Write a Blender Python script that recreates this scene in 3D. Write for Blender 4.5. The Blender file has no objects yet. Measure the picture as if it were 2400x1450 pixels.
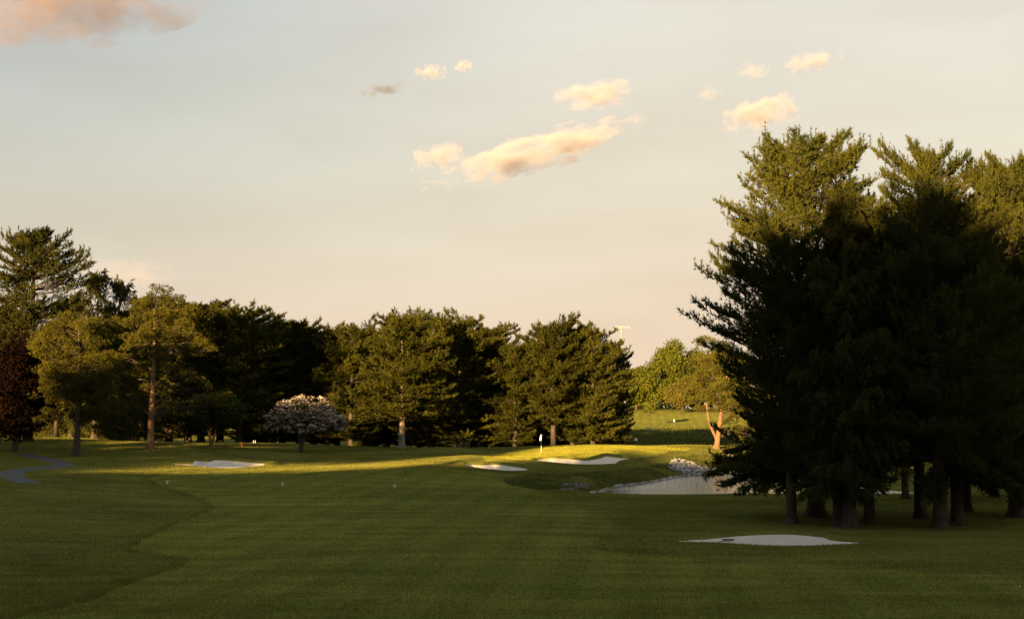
import bpy, bmesh, math, random
import numpy as np
from mathutils import Vector, Quaternion, noise as mnoise
from mathutils.geometry import delaunay_2d_cdt

rng = np.random.default_rng(7)
random.seed(7)
S = bpy.context.scene
COL = S.collection

# ------------------------------------------------------------------ camera, sky, sun, exposure
F = 3000.0
PITCH = math.atan(285 / F)
cam = bpy.data.cameras.new("camera"); camo = bpy.data.objects.new("camera", cam); COL.objects.link(camo)
cam.sensor_width = 36; cam.lens = 36 * F / 2400
cam.clip_start = 0.1; cam.clip_end = 30000
camo.location = (0, 0, 0); camo.rotation_euler = (math.pi / 2 + PITCH, 0, 0)
S.camera = camo

SUN_AZ = math.radians(28)      # behind the camera, to the left
SUN_EL = math.radians(8.0)
to_sun = Vector((-math.sin(SUN_AZ) * math.cos(SUN_EL), -math.cos(SUN_AZ) * math.cos(SUN_EL), math.sin(SUN_EL)))
sl = bpy.data.lights.new("sun", 'SUN'); so = bpy.data.objects.new("sun", sl); COL.objects.link(so)
sl.energy = 5.0; sl.angle = math.radians(0.6); sl.color = (1.0, 0.645, 0.25)
so.rotation_euler = (-to_sun).to_track_quat('-Z', 'Y').to_euler()
so.location = (-60, -120, 60)

S.view_settings.view_transform = 'Standard'; S.view_settings.look = 'None'
S.view_settings.gamma = 1; S.view_settings.use_curve_mapping = False
S.view_settings.exposure = 2.6
S.cycles.use_denoising = True
S.cycles.max_bounces = 8; S.cycles.diffuse_bounces = 3; S.cycles.volume_bounces = 3
S.cycles.transmission_bounces = 4; S.cycles.glossy_bounces = 3
S.cycles.volume_max_steps = 200

W = bpy.data.worlds.new("World"); S.world = W; W.use_nodes = True
wt = W.node_tree; wn = wt.nodes; wl = wt.links
for n in list(wn): wn.remove(n)
def wnode(t, **k):
    n = wn.new(t)
    for a, b in k.items(): setattr(n, a, b)
    return n
wo = wnode('ShaderNodeOutputWorld'); bg = wnode('ShaderNodeBackground')
sky = wnode('ShaderNodeTexSky', sky_type='NISHITA', sun_disc=False)
sky.sun_elevation = SUN_EL; sky.sun_rotation = math.pi + SUN_AZ
sky.air_density = 1.0; sky.dust_density = 2.0; sky.ozone_density = 1.0
tc = wnode('ShaderNodeTexCoord'); sep = wnode('ShaderNodeSeparateXYZ')
wl.new(tc.outputs['Generated'], sep.inputs[0])
ramp = wnode('ShaderNodeValToRGB')
cr = ramp.color_ramp
SKY = [(0.0, (0.78, 0.59, 0.44)), (0.08, (0.79, 0.635, 0.475)), (0.13, (0.78, 0.67, 0.515)), (0.20, (0.755, 0.695, 0.555)),
       (0.28, (0.755, 0.715, 0.61)), (0.36, (0.73, 0.71, 0.635)), (0.5, (0.60, 0.63, 0.62)), (1.0, (0.42, 0.48, 0.53))]
cr.elements[0].position = 0; cr.elements[0].color = (*SKY[0][1], 1)
cr.elements[1].position = 1; cr.elements[1].color = (*SKY[-1][1], 1)
for p, c in SKY[1:-1]:
    e = cr.elements.new(p); e.color = (*c, 1)
wl.new(sep.outputs['Z'], ramp.inputs[0])
# slightly cooler and darker towards the left (west) of the view, warmer to the right: a smooth whole-sky trend
azr = wnode('ShaderNodeMapRange'); azr.inputs['From Min'].default_value = -0.45; azr.inputs['From Max'].default_value = 0.15
azr.interpolation_type = 'SMOOTHSTEP'
wl.new(sep.outputs['X'], azr.inputs['Value'])
hi = wnode('ShaderNodeMapRange'); hi.inputs['From Min'].default_value = 0.02; hi.inputs['From Max'].default_value = 0.30
wl.new(sep.outputs['Z'], hi.inputs['Value'])
inv = wnode('ShaderNodeMath', operation='SUBTRACT'); inv.inputs[0].default_value = 1.0
wl.new(azr.outputs[0], inv.inputs[1])
fm = wnode('ShaderNodeMath', operation='MULTIPLY'); wl.new(inv.outputs[0], fm.inputs[0]); wl.new(hi.outputs[0], fm.inputs[1])
cool = wnode('ShaderNodeMix', data_type='RGBA', blend_type='MULTIPLY'); cool.clamp_factor = True
wl.new(fm.outputs[0], cool.inputs['Factor']); wl.new(ramp.outputs[0], cool.inputs[6]); cool.inputs[7].default_value = (0.60, 0.69, 0.80, 1)
# thin high veils
mp = wnode('ShaderNodeMapping'); mp.inputs['Scale'].default_value = (2.2, 2.2, 9.0); mp.inputs['Rotation'].default_value = (0, math.radians(-14), 0)
wl.new(tc.outputs['Generated'], mp.inputs[0])
vn = wnode('ShaderNodeTexNoise'); vn.inputs['Scale'].default_value = 2.0; vn.inputs['Detail'].default_value = 6; vn.inputs['Roughness'].default_value = 0.5
wl.new(mp.outputs[0], vn.inputs['Vector'])
vr = wnode('ShaderNodeMapRange'); vr.inputs['From Min'].default_value = 0.38; vr.inputs['From Max'].default_value = 0.72
vr.inputs['To Min'].default_value = 0.0; vr.inputs['To Max'].default_value = 0.6
wl.new(vn.outputs[0], vr.inputs['Value'])
veil = wnode('ShaderNodeMix', data_type='RGBA', blend_type='MULTIPLY')
wl.new(vr.outputs[0], veil.inputs['Factor']); wl.new(cool.outputs[2], veil.inputs[6]); veil.inputs[7].default_value = (0.88, 0.83, 0.80, 1)
# physical sky blended under the tinted haze layer of the evening air
mix = wnode('ShaderNodeMix', data_type='RGBA'); mix.inputs['Factor'].default_value = 0.96
skl = wnode('ShaderNodeMix', data_type='RGBA', blend_type='MULTIPLY'); skl.inputs['Factor'].default_value = 1; skl.inputs[7].default_value = (0.8, 0.72, 0.6, 1)
wl.new(sky.outputs[0], skl.inputs[6])
scl = wnode('ShaderNodeVectorMath', operation='SCALE'); scl.inputs['Scale'].default_value = 3.75
wl.new(veil.outputs[2], scl.inputs[0])
wl.new(skl.outputs[2], mix.inputs[6]); wl.new(scl.outputs[0], mix.inputs[7])
wl.new(mix.outputs[2], bg.inputs['Color']); bg.inputs['Strength'].default_value = 0.05
wl.new(bg.outputs[0], wo.inputs[0])

# ------------------------------------------------------------------ helpers
def ray(px, py):
    xc = (px - 1200) / F; yc = (725 - py) / F
    return np.array([xc, math.cos(PITCH) - yc * math.sin(PITCH), math.sin(PITCH) + yc * math.cos(PITCH)])
def at(px, py, Y):
    r = ray(px, py); return r * (Y / r[1])

def props(o, label=None, cat=None, group=None, kind=None):
    if label: o['label'] = label
    if cat: o['category'] = cat
    if group: o['group'] = group
    if kind: o['kind'] = kind
    return o
def empty(name, loc, label, cat, group=None, rz=0):
    o = bpy.data.objects.new(name, None); COL.objects.link(o); o.empty_display_size = 0.2
    o.location = loc; o.rotation_euler = (0, 0, rz)
    return props(o, label, cat, group)
def link(name, me, parent=None):
    o = bpy.data.objects.new(name, me); COL.objects.link(o)
    if parent: o.parent = parent
    return o
def mesh_from(name, V, Fc, mat=None, smooth=True):
    """V (n,3); Fc: (m,k) int array or list of such"""
    me = bpy.data.meshes.new(name)
    V = np.asarray(V, dtype=np.float32)
    Fl = Fc if isinstance(Fc, list) else [Fc]
    Fl = [np.asarray(f, dtype=np.int32) for f in Fl if len(f)]
    idx = np.concatenate([f.ravel() for f in Fl])
    tot = np.concatenate([np.full(len(f), f.shape[1], dtype=np.int32) for f in Fl])
    start = np.concatenate([[0], np.cumsum(tot)[:-1]]).astype(np.int32)
    me.vertices.add(len(V)); me.vertices.foreach_set('co', V.ravel())
    me.loops.add(len(idx)); me.loops.foreach_set('vertex_index', idx)
    me.polygons.add(len(tot)); me.polygons.foreach_set('loop_start', start); me.polygons.foreach_set('loop_total', tot)
    me.polygons.foreach_set('use_smooth', np.full(len(tot), smooth))
    me.update(calc_edges=True)
    if mat: me.materials.append(mat)
    return me
def tri_soup(name, T, mat):
    """T (n,3,3) triangles"""
    n = len(T)
    return mesh_from(name, T.reshape(-1, 3), np.arange(n * 3).reshape(n, 3), mat, smooth=False)
def quad_soup(name, Q, mat):
    n = len(Q)
    return mesh_from(name, Q.reshape(-1, 3), np.arange(n * 4).reshape(n, 4), mat, smooth=False)

class Tubes:
    def __init__(s): s.V = []; s.Q = []; s.n = 0
    def add(s, pts, rad, sides=6, flare=None, cap=False):
        pts = np.asarray(pts, float); rad = np.asarray(rad, float); m = len(pts)
        tan = np.gradient(pts, axis=0); tan /= np.linalg.norm(tan, axis=1)[:, None] + 1e-9
        ref = np.array([0.3, 0.1, 1.0]) if abs(tan[0][2]) < 0.8 else np.array([1.0, 0.2, 0.0])
        a = np.cross(tan, ref); a /= np.linalg.norm(a, axis=1)[:, None] + 1e-9
        b = np.cross(tan, a)
        th = np.linspace(0, 2 * math.pi, sides, endpoint=False)
        R = rad[:, None] * np.ones((1, sides))
        if flare is not None: R = R * flare(np.arange(m), th)
        P = pts[:, None, :] + R[..., None] * (np.cos(th)[None, :, None] * a[:, None, :] + np.sin(th)[None, :, None] * b[:, None, :])
        s.V.append(P.reshape(-1, 3))
        i = np.arange(m - 1)[:, None] * sides; j = np.arange(sides)[None, :]; k = (j + 1) % sides
        q = np.stack([i + j, i + k, i + sides + k, i + sides + j], -1).reshape(-1, 4) + s.n
        s.Q.append(q); s.n += m * sides
    def mesh(s, name, mat, smooth=True):
        return mesh_from(name, np.concatenate(s.V), np.concatenate(s.Q), mat, smooth)

# ---- materials
def newmat(name):
    m = bpy.data.materials.new(name); m.use_nodes = True; nt = m.node_tree
    for n in list(nt.nodes): nt.nodes.remove(n)
    out = nt.nodes.new('ShaderNodeOutputMaterial')
    return m, nt, out
def N(nt, t, **k):
    n = nt.nodes.new(t)
    for a, b in k.items(): setattr(n, a, b)
    return n
def ramp_node(nt, src, stops):
    r = N(nt, 'ShaderNodeValToRGB'); e = r.color_ramp.elements
    e[0].position = stops[0][0]; e[0].color = (*stops[0][1], 1)
    e[1].position = stops[-1][0]; e[1].color = (*stops[-1][1], 1)
    for p, c in stops[1:-1]:
        x = e.new(p); x.color = (*c, 1)
    nt.links.new(src, r.inputs[0]); return r.outputs[0]
def noise_node(nt, scale, detail=4, rough=0.55, vec=None, vscale=None, rot=None):
    tcn = N(nt, 'ShaderNodeTexCoord'); v = vec or tcn.outputs['Object']
    if vscale or rot:
        m = N(nt, 'ShaderNodeMapping')
        if vscale: m.inputs['Scale'].default_value = vscale
        if rot: m.inputs['Rotation'].default_value = rot
        nt.links.new(v, m.inputs[0]); v = m.outputs[0]
    n = N(nt, 'ShaderNodeTexNoise'); n.inputs['Scale'].default_value = scale; n.inputs['Detail'].default_value = detail
    n.inputs['Roughness'].default_value = rough
    nt.links.new(v, n.inputs['Vector']); return n
def mixc(nt, f, a, b, blend='MIX'):
    m = N(nt, 'ShaderNodeMix', data_type='RGBA', blend_type=blend)
    for sock, v in ((m.inputs['Factor'], f), (m.inputs[6], a), (m.inputs[7], b)):
        if hasattr(v, 'links'): nt.links.new(v, sock)
        elif isinstance(v, tuple): sock.default_value = (*v, 1) if len(v) == 3 else v
        else: sock.default_value = v
    return m.outputs[2]

def simple(name, col, rough=0.7, var=0.25, scale=8, metal=0, emit=None):
    m, nt, out = newmat(name)
    p = N(nt, 'ShaderNodeBsdfPrincipled'); p.inputs['Roughness'].default_value = rough; p.inputs['Metallic'].default_value = metal
    n = noise_node(nt, scale)
    c = ramp_node(nt, n.outputs[0], [(0.3, tuple(x * (1 - var) for x in col)), (0.7, tuple(min(1, x * (1 + var)) for x in col))])
    nt.links.new(c, p.inputs['Base Color']); nt.links.new(p.outputs[0], out.inputs[0]); return m

def foliage(name, dark, light, trans=0.3, tip=None, scale=0.35, rough=1.0):
    m, nt, out = newmat(name)
    n = noise_node(nt, scale, 3)
    oi = N(nt, 'ShaderNodeObjectInfo')
    c = ramp_node(nt, n.outputs[0], [(0.33, dark), (0.66, light)])
    hs = N(nt, 'ShaderNodeHueSaturation')
    mr = N(nt, 'ShaderNodeMapRange'); mr.inputs['To Min'].default_value = 0.8; mr.inputs['To Max'].default_value = 1.15
    nt.links.new(oi.outputs['Random'], mr.inputs['Value']); nt.links.new(mr.outputs[0], hs.inputs['Value'])
    n2 = noise_node(nt, 9.0, 2)
    mr2 = N(nt, 'ShaderNodeMapRange'); mr2.inputs['From Min'].default_value = 0.3; mr2.inputs['From Max'].default_value = 0.7
    mr2.inputs['To Min'].default_value = 0.65; mr2.inputs['To Max'].default_value = 1.3
    nt.links.new(n2.outputs[0], mr2.inputs['Value'])
    sc = N(nt, 'ShaderNodeVectorMath', operation='SCALE'); nt.links.new(c, sc.inputs[0]); nt.links.new(mr2.outputs[0], sc.inputs['Scale'])
    nt.links.new(sc.outputs[0], hs.inputs['Color'])
    d = N(nt, 'ShaderNodeBsdfDiffuse'); t = N(nt, 'ShaderNodeBsdfTranslucent')
    nt.links.new(hs.outputs[0], d.inputs[0]); nt.links.new(hs.outputs[0], t.inputs[0])
    mx = N(nt, 'ShaderNodeMixShader'); mx.inputs[0].default_value = trans
    nt.links.new(d.outputs[0], mx.inputs[1]); nt.links.new(t.outputs[0], mx.inputs[2])
    nt.links.new(mx.outputs[0], out.inputs[0]); return m

def bark(name, dark, light, zs=0.25):
    m, nt, out = newmat(name)
    p = N(nt, 'ShaderNodeBsdfPrincipled'); p.inputs['Roughness'].default_value = 0.95
    p.inputs['Specular IOR Level'].default_value = 0.1
    n = noise_node(nt, 9, 6, 0.65, vscale=(1, 1, zs))
    c = ramp_node(nt, n.outputs[0], [(0.36, dark), (0.62, light)])
    n3 = noise_node(nt, 1.2, 3)
    c = mixc(nt, n3.outputs[0], c, tuple(x * 0.6 for x in dark), 'MIX')
    nt.links.new(c, p.inputs['Base Color'])
    b = N(nt, 'ShaderNodeBump'); b.inputs['Strength'].default_value = 1.0; b.inputs['Distance'].default_value = 0.06
    nt.links.new(n.outputs[0], b.inputs['Height']); nt.links.new(b.outputs[0], p.inputs['Normal'])
    nt.links.new(p.outputs[0], out.inputs[0]); return m

def turf(name, a, b, c2, fuzz=1.3, stripes=0.0, patch=0.12, fine=1.0, dry=None):
    """grass seen from afar: colour patches, streaks, and blades standing every way as relief"""
    m, nt, out = newmat(name)
    L = nt.links
    big = noise_node(nt, patch, 5, 0.6)
    mid = noise_node(nt, 1.1 * fine, 4, 0.6, vscale=(0.55, 1.0, 1.0), rot=(0, 0, 0.35))
    fin = noise_node(nt, 16.0, 3, 0.7)
    col = ramp_node(nt, big.outputs[0], [(0.36, a), (0.64, b)])
    f2 = N(nt, 'ShaderNodeMapRange'); f2.inputs['From Min'].default_value = 0.42; f2.inputs['From Max'].default_value = 0.68
    L.new(mid.outputs[0], f2.inputs['Value'])
    col = mixc(nt, f2.outputs[0], col, c2)
    st = noise_node(nt, 0.55, 5, 0.65, vscale=(0.22, 1.0, 1.0), rot=(0, 0, -0.12))
    f5 = N(nt, 'ShaderNodeMapRange'); f5.inputs['From Min'].default_value = 0.35; f5.inputs['From Max'].default_value = 0.65; f5.inputs['To Min'].default_value = 0.80; f5.inputs['To Max'].default_value = 1.18
    L.new(st.outputs[0], f5.inputs['Value']); s5 = N(nt, 'ShaderNodeVectorMath', operation='SCALE'); L.new(col, s5.inputs[0]); L.new(f5.outputs[0], s5.inputs['Scale']); col = s5.outputs[0]
    if dry:
        dn = noise_node(nt, 0.33, 6, 0.7, rot=(0, 0, 1.1))
        f4 = N(nt, 'ShaderNodeMapRange'); f4.inputs['From Min'].default_value = 0.56; f4.inputs['From Max'].default_value = 0.72
        f4.inputs['To Max'].default_value = 0.6
        L.new(dn.outputs[0], f4.inputs['Value']); col = mixc(nt, f4.outputs[0], col, dry)
    if stripes > 0:
        tcn = N(nt, 'ShaderNodeTexCoord')
        for rz, wd, st in ((0.10, 0.115, stripes), (1.36, 0.09, stripes * 0.7)):
            mpn = N(nt, 'ShaderNodeMapping'); mpn.inputs['Rotation'].default_value = (0, 0, rz); L.new(tcn.outputs['Object'], mpn.inputs[0])
            w = N(nt, 'ShaderNodeTexWave', wave_type='BANDS', bands_direction='X', wave_profile='SIN')
            w.inputs['Scale'].default_value = wd; w.inputs['Distortion'].default_value = 0.5; w.inputs['Detail'].default_value = 2
            w.inputs['Detail Scale'].default_value = 0.5
            L.new(mpn.outputs[0], w.inputs['Vector'])
            mr = N(nt, 'ShaderNodeMapRange'); mr.inputs['From Min'].default_value = 0.42; mr.inputs['From Max'].default_value = 0.58
            mr.inputs['To Min'].default_value = 1 - st; mr.inputs['To Max'].default_value = 1 + st
            L.new(w.outputs['Fac'], mr.inputs['Value'])
            sc = N(nt, 'ShaderNodeVectorMath', operation='SCALE'); L.new(col, sc.inputs[0]); L.new(mr.outputs[0], sc.inputs['Scale']); col = sc.outputs[0]
    f3 = N(nt, 'ShaderNodeMapRange'); f3.inputs['From Min'].default_value = 0.3; f3.inputs['From Max'].default_value = 0.7
    f3.inputs['To Min'].default_value = 0.84; f3.inputs['To Max'].default_value = 1.16
    L.new(fin.outputs[0], f3.inputs['Value'])
    sc = N(nt, 'ShaderNodeVectorMath', operation='SCALE'); L.new(col, sc.inputs[0]); L.new(f3.outputs[0], sc.inputs['Scale'])
    # relief of standing blades
    bl = noise_node(nt, 45.0, 2, 0.8)
    sb = N(nt, 'ShaderNodeVectorMath', operation='SUBTRACT'); L.new(bl.outputs['Color'], sb.inputs[0]); sb.inputs[1].default_value = (0.5, 0.5, 0.5)
    ml = N(nt, 'ShaderNodeVectorMath', operation='MULTIPLY'); L.new(sb.outputs[0], ml.inputs[0]); ml.inputs[1].default_value = (fuzz * 6, fuzz * 6, fuzz)
    g = N(nt, 'ShaderNodeNewGeometry')
    ad = N(nt, 'ShaderNodeVectorMath', operation='ADD'); L.new(ml.outputs[0], ad.inputs[0]); L.new(g.outputs['Normal'], ad.inputs[1])
    nm = N(nt, 'ShaderNodeVectorMath', operation='NORMALIZE'); L.new(ad.outputs[0], nm.inputs[0])
    d = N(nt, 'ShaderNodeBsdfDiffuse'); L.new(sc.outputs[0], d.inputs[0]); L.new(nm.outputs[0], d.inputs['Normal'])
    L.new(d.outputs[0], out.inputs[0]); return m

M = {}
M['rough'] = turf('rough_turf', (0.104, 0.108, 0.023), (0.156, 0.155, 0.031), (0.146, 0.140, 0.037), fuzz=1.5, patch=0.10, dry=(0.13, 0.12, 0.05))
M['fairway'] = turf('fairway_turf', (0.132, 0.140, 0.030), (0.175, 0.178, 0.036), (0.146, 0.146, 0.028), fuzz=1.2, stripes=0.05, patch=0.06)
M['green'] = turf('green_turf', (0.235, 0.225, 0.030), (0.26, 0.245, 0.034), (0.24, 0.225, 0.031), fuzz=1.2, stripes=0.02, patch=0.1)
M['meadow'] = turf('meadow_turf', (0.06, 0.075, 0.018), (0.10, 0.10, 0.03), (0.05, 0.06, 0.014), fuzz=1.5, patch=0.15)
M['blade'] = foliage('grass_blade', (0.045, 0.075, 0.012), (0.09, 0.115, 0.022), 0.35, scale=0.8)
M['fescue'] = foliage('tall_grass_blade', (0.06, 0.08, 0.02), (0.14, 0.12, 0.04), 0.35, scale=0.5)
M['pine'] = foliage('pine_needles', (0.036, 0.042, 0.010), (0.066, 0.066, 0.012), 0.25)
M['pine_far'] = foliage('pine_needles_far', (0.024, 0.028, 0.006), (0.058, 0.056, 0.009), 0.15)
M['spruce'] = foliage('spruce_needles', (0.030, 0.035, 0.010), (0.058, 0.056, 0.012), 0.15)
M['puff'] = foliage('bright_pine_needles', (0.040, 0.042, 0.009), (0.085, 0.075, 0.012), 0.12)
M['leaf'] = foliage('broad_leaves', (0.055, 0.068, 0.010), (0.10, 0.105, 0.014), 0.3)
M['leaf_dark'] = foliage('dark_broad_leaves', (0.03, 0.038, 0.008), (0.06, 0.065, 0.012), 0.25)
M['beech'] = foliage('copper_leaves', (0.005, 0.0035, 0.003), (0.011, 0.005, 0.0035), 0.25)
M['juniper'] = foliage('juniper_sprays', (0.06, 0.058, 0.014), (0.11, 0.09, 0.018), 0.25)
M['flower'] = foliage('pink_white_bracts', (0.42, 0.33, 0.29), (0.68, 0.56, 0.49), 0.3, scale=1.2)
M['bark'] = bark('pine_bark', (0.035, 0.027, 0.021), (0.11, 0.083, 0.065))
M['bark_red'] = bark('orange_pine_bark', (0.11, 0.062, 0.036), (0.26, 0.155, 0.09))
M['bark_grey'] = bark('pale_grey_bark', (0.13, 0.11, 0.09), (0.34, 0.29, 0.24))
M['twig'] = bark('bare_twig_bark', (0.10, 0.085, 0.07), (0.24, 0.19, 0.15), 0.6)

def sand_mat():
    m, nt, out = newmat('bunker_sand')
    p = N(nt, 'ShaderNodeBsdfPrincipled'); p.inputs['Roughness'].default_value = 1; p.inputs['Specular IOR Level'].default_value = 0
    n = noise_node(nt, 0.9, 6, 0.65); n2 = noise_node(nt, 14, 4, 0.7)
    c = ramp_node(nt, n.outputs[0], [(0.3, (0.50, 0.43, 0.35)), (0.7, (0.62, 0.54, 0.45))])
    c = mixc(nt, 0.35, c, ramp_node(nt, n2.outputs[0], [(0.3, (0.42, 0.36, 0.30)), (0.6, (0.66, 0.58, 0.48))]))
    nt.links.new(c, p.inputs['Base Color'])
    b = N(nt, 'ShaderNodeBump'); b.inputs['Strength'].default_value = 0.8; b.inputs['Distance'].default_value = 0.05
    nt.links.new(n2.outputs[0], b.inputs['Height']); nt.links.new(b.outputs[0], p.inputs['Normal'])
    nt.links.new(p.outputs[0], out.inputs[0]); return m
M['sand'] = sand_mat()
def asphalt(name, a, b):
    m, nt, out = newmat(name)
    p = N(nt, 'ShaderNodeBsdfPrincipled'); p.inputs['Roughness'].default_value = 0.85
    n = noise_node(nt, 1.5, 6, 0.7); n2 = noise_node(nt, 60, 2, 0.7)
    c = ramp_node(nt, n.outputs[0], [(0.3, a), (0.7, b)]); c = mixc(nt, 0.3, c, n2.outputs[0], 'OVERLAY')
    nt.links.new(c, p.inputs['Base Color']); nt.links.new(p.outputs[0], out.inputs[0]); return m
M['path'] = asphalt('cart_path_asphalt', (0.018, 0.017, 0.016), (0.036, 0.034, 0.032))
M['pale_path'] = asphalt('pale_gravel', (0.40, 0.35, 0.29), (0.60, 0.53, 0.45))
M['soil'] = simple('bare_soil', (0.06, 0.045, 0.03), 1.0)

def water_mat():
    m, nt, out = newmat('pond_water')
    p = N(nt, 'ShaderNodeBsdfPrincipled'); p.inputs['Roughness'].default_value = 0.04
    p.inputs['Base Color'].default_value = (0.035, 0.035, 0.02, 1); p.inputs['IOR'].default_value = 1.8
    n = noise_node(nt, 1.6, 4, 0.6, vscale=(0.6, 1.5, 1)); n2 = noise_node(nt, 0.25, 2)
    b = N(nt, 'ShaderNodeBump'); b.inputs['Distance'].default_value = 0.13
    mr = N(nt, 'ShaderNodeMapRange'); mr.inputs['From Min'].default_value = 0.4; mr.inputs['From Max'].default_value = 0.62
    mr.inputs['To Min'].default_value = 0.35; mr.inputs['To Max'].default_value = 1.0
    nt.links.new(n2.outputs[0], mr.inputs['Value']); nt.links.new(mr.outputs[0], b.inputs['Strength'])
    nt.links.new(n.outputs[0], b.inputs['Height']); nt.links.new(b.outputs[0], p.inputs['Normal'])
    nt.links.new(p.outputs[0], out.inputs[0]); return m
M['water'] = water_mat()
def rock_mat(name='rock_grey', a=(0.09, 0.086, 0.085), b=(0.34, 0.33, 0.325)):
    m, nt, out = newmat(name)
    p = N(nt, 'ShaderNodeBsdfPrincipled'); p.inputs['Roughness'].default_value = 0.9
    n = noise_node(nt, 2.5, 6, 0.7); oi = N(nt, 'ShaderNodeObjectInfo')
    c = ramp_node(nt, n.outputs[0], [(0.3, a), (0.65, b)])
    mr = N(nt, 'ShaderNodeMapRange'); mr.inputs['To Min'].default_value = 0.6; mr.inputs['To Max'].default_value = 1.25
    nt.links.new(oi.outputs['Random'], mr.inputs['Value'])
    sc = N(nt, 'ShaderNodeVectorMath', operation='SCALE'); nt.links.new(c, sc.inputs[0]); nt.links.new(mr.outputs[0], sc.inputs['Scale'])
    nt.links.new(sc.outputs[0], p.inputs['Base Color']); nt.links.new(p.outputs[0], out.inputs[0]); return m
M['rock'] = rock_mat()
M['rock_small'] = rock_mat('small_stone', (0.12, 0.105, 0.09), (0.33, 0.29, 0.25))
M['white'] = simple('white_paint', (0.80, 0.79, 0.76), 0.45, 0.04)
M['red'] = simple('red_stake_paint', (0.22, 0.035, 0.02), 0.6, 0.2)
M['orange'] = simple('weathered_orange_wood', (0.30, 0.12, 0.04), 0.8, 0.2)
M['black'] = simple('black_paint', (0.02, 0.02, 0.02), 0.5, 0.1)
M['grey'] = simple('grey_metal', (0.22, 0.23, 0.25), 0.5, 0.15)
M['wood'] = simple('dark_wood', (0.10, 0.065, 0.04), 0.8, 0.25)

# ------------------------------------------------------------------ terrain
CP = []   # x, y, z
def cp(px, py, Y): p = at(px, py, Y); CP.append((p[0], p[1], p[2]))
def cz(x, y, z): CP.append((x, y, z))
for x in (-60, -30, 0, 30, 60): cz(x, -60, -1.6)
for x in (-60, -25, 0, 25, 60): cz(x, 0, -1.7)
for x in (-12, 0, 12): cz(x, 18, -4.1)
for x in (-22, -11, 0, 11, 22): cz(x, 36, -5.05)
for px in (0, 600, 1200): cp(px, 1226, 70)
for px in (1500, 1900, 2400): cp(px, 1237, 70)
cp(-400, 1120, 92); cp(40, 1128, 96); cp(500, 1152, 95); cp(1000, 1158, 95); cp(1200, 1150, 105)
for px in (1400, 1550, 1700, 1850, 2000, 2200, 2500): cp(px, 1157, 107)
cp(2300, 1140, 125); cp(2600, 1120, 130); cz(60, 200, -3.0); cz(90, 160, -3.5); cz(45, 155, -4.6)
cp(60, 1072, 132); cp(170, 1088, 118); cp(180, 1069, 134); cp(353, 1052, 150); cp(130, 1024, 170); cp(-100, 1050, 140)
cp(480, 1047, 158); cp(300, 1037, 180); cp(580, 1037, 188); cp(705, 1059, 160); cp(850, 1047, 188); cp(942, 1049, 186)
cp(560, 1099, 124); cp(800, 1099, 126); cp(1000, 1091, 131); cp(1150, 1077, 144); cp(400, 1106, 116)
cp(662, 1138, 101); cp(392, 1133, 99); cp(925, 1142, 102)
cp(250, 1090, 122)
cp(620, 1084, 140); cp(500, 1072, 143); cp(850, 1073, 146); cp(1040, 1062, 158)
cp(1268, 1059, 165); cp(1120, 1066, 158); cp(1500, 1056, 165); cp(1250, 1046, 184); cp(1500, 1044.5, 184); cp(1610, 1048, 181)
cp(1400, 1068, 156); cp(1255, 1077, 151); cp(1475, 1075, 152); cp(1365, 1088, 143); cp(1090, 1087, 139); cp(1235, 1102, 132)
cp(1430, 1101, 137); cp(1500, 1118, 137); cp(1330, 1143, 116); cp(1177, 1122, 121); cp(1580, 1079, 168); cp(1600, 1110, 161)
cp(1700, 1080, 176); cp(1740, 1102, 178); cp(1678, 1049, 182); cp(1790, 1054, 186); cp(1640, 1066, 171)
for x in (-5, 15, 35): cz(x, 202, -3.6)
for x in (-40, 0, 30, 60): cz(x, 240, -2.6)
cp(1560, 1021, 285); cp(1560, 1003, 330); cp(1580, 995, 378); cp(1600, 965, 432); cp(1450, 966, 430); cp(1800, 965, 430)
cp(1300, 1012, 320); cp(800, 1005, 330); cp(200, 1000, 300)
cz(0, 430, 5.5); cz(-60, 430, 5); cz(150, 430, 7); cz(0, 600, 9); cz(100, 600, 9); cz(-150, 600, 9); cz(260, 500, 7)
cz(-150, 100, -0.5); cz(-120, 200, 0.5); cz(-200, 300, 3); cz(150, 100, -3.5); cz(200, 250, 0); cz(-150, 0, -1.0); cz(150, 0, -2.0)
CP = np.array(CP)
def tps(r2): return 0.5 * r2 * np.log(r2 + 1e-9)
SC = 50.0
_A = CP[:, :2] / SC
_n = len(CP)
_K = tps(((_A[:, None] - _A[None]) ** 2).sum(-1)) + np.eye(_n) * 0.004
_P = np.hstack([np.ones((_n, 1)), _A])
_M = np.block([[_K, _P], [_P.T, np.zeros((3, 3))]])
_w = np.linalg.solve(_M, np.concatenate([CP[:, 2], np.zeros(3)]))

WATER = -5.55
def on_water(px, py):
    r = ray(px, py); return r * (WATER / r[2])
def smooth_poly(pts, n=6):
    """closed Catmull-Rom"""
    P = np.asarray(pts, float)[:, :2]; out = []
    m = len(P)
    for i in range(m):
        p0, p1, p2, p3 = P[i - 1], P[i], P[(i + 1) % m], P[(i + 2) % m]
        for k in range(n):
            t = k / n
            out.append(0.5 * (2 * p1 + (p2 - p0) * t + (2 * p0 - 5 * p1 + 4 * p2 - p3) * t * t + (3 * p1 - p0 - 3 * p2 + p3) * t ** 3))
    return np.array(out)
def densify(P, step, jit=0.0):
    out = []
    m = len(P)
    for i in range(m):
        a, b = P[i], P[(i + 1) % m]; d = np.linalg.norm(b - a); k = max(1, int(d / step))
        for j in range(k):
            q = a + (b - a) * j / k
            if jit: q = q + rng.normal(0, jit, 2)
            out.append(q)
    return np.array(out)
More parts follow.
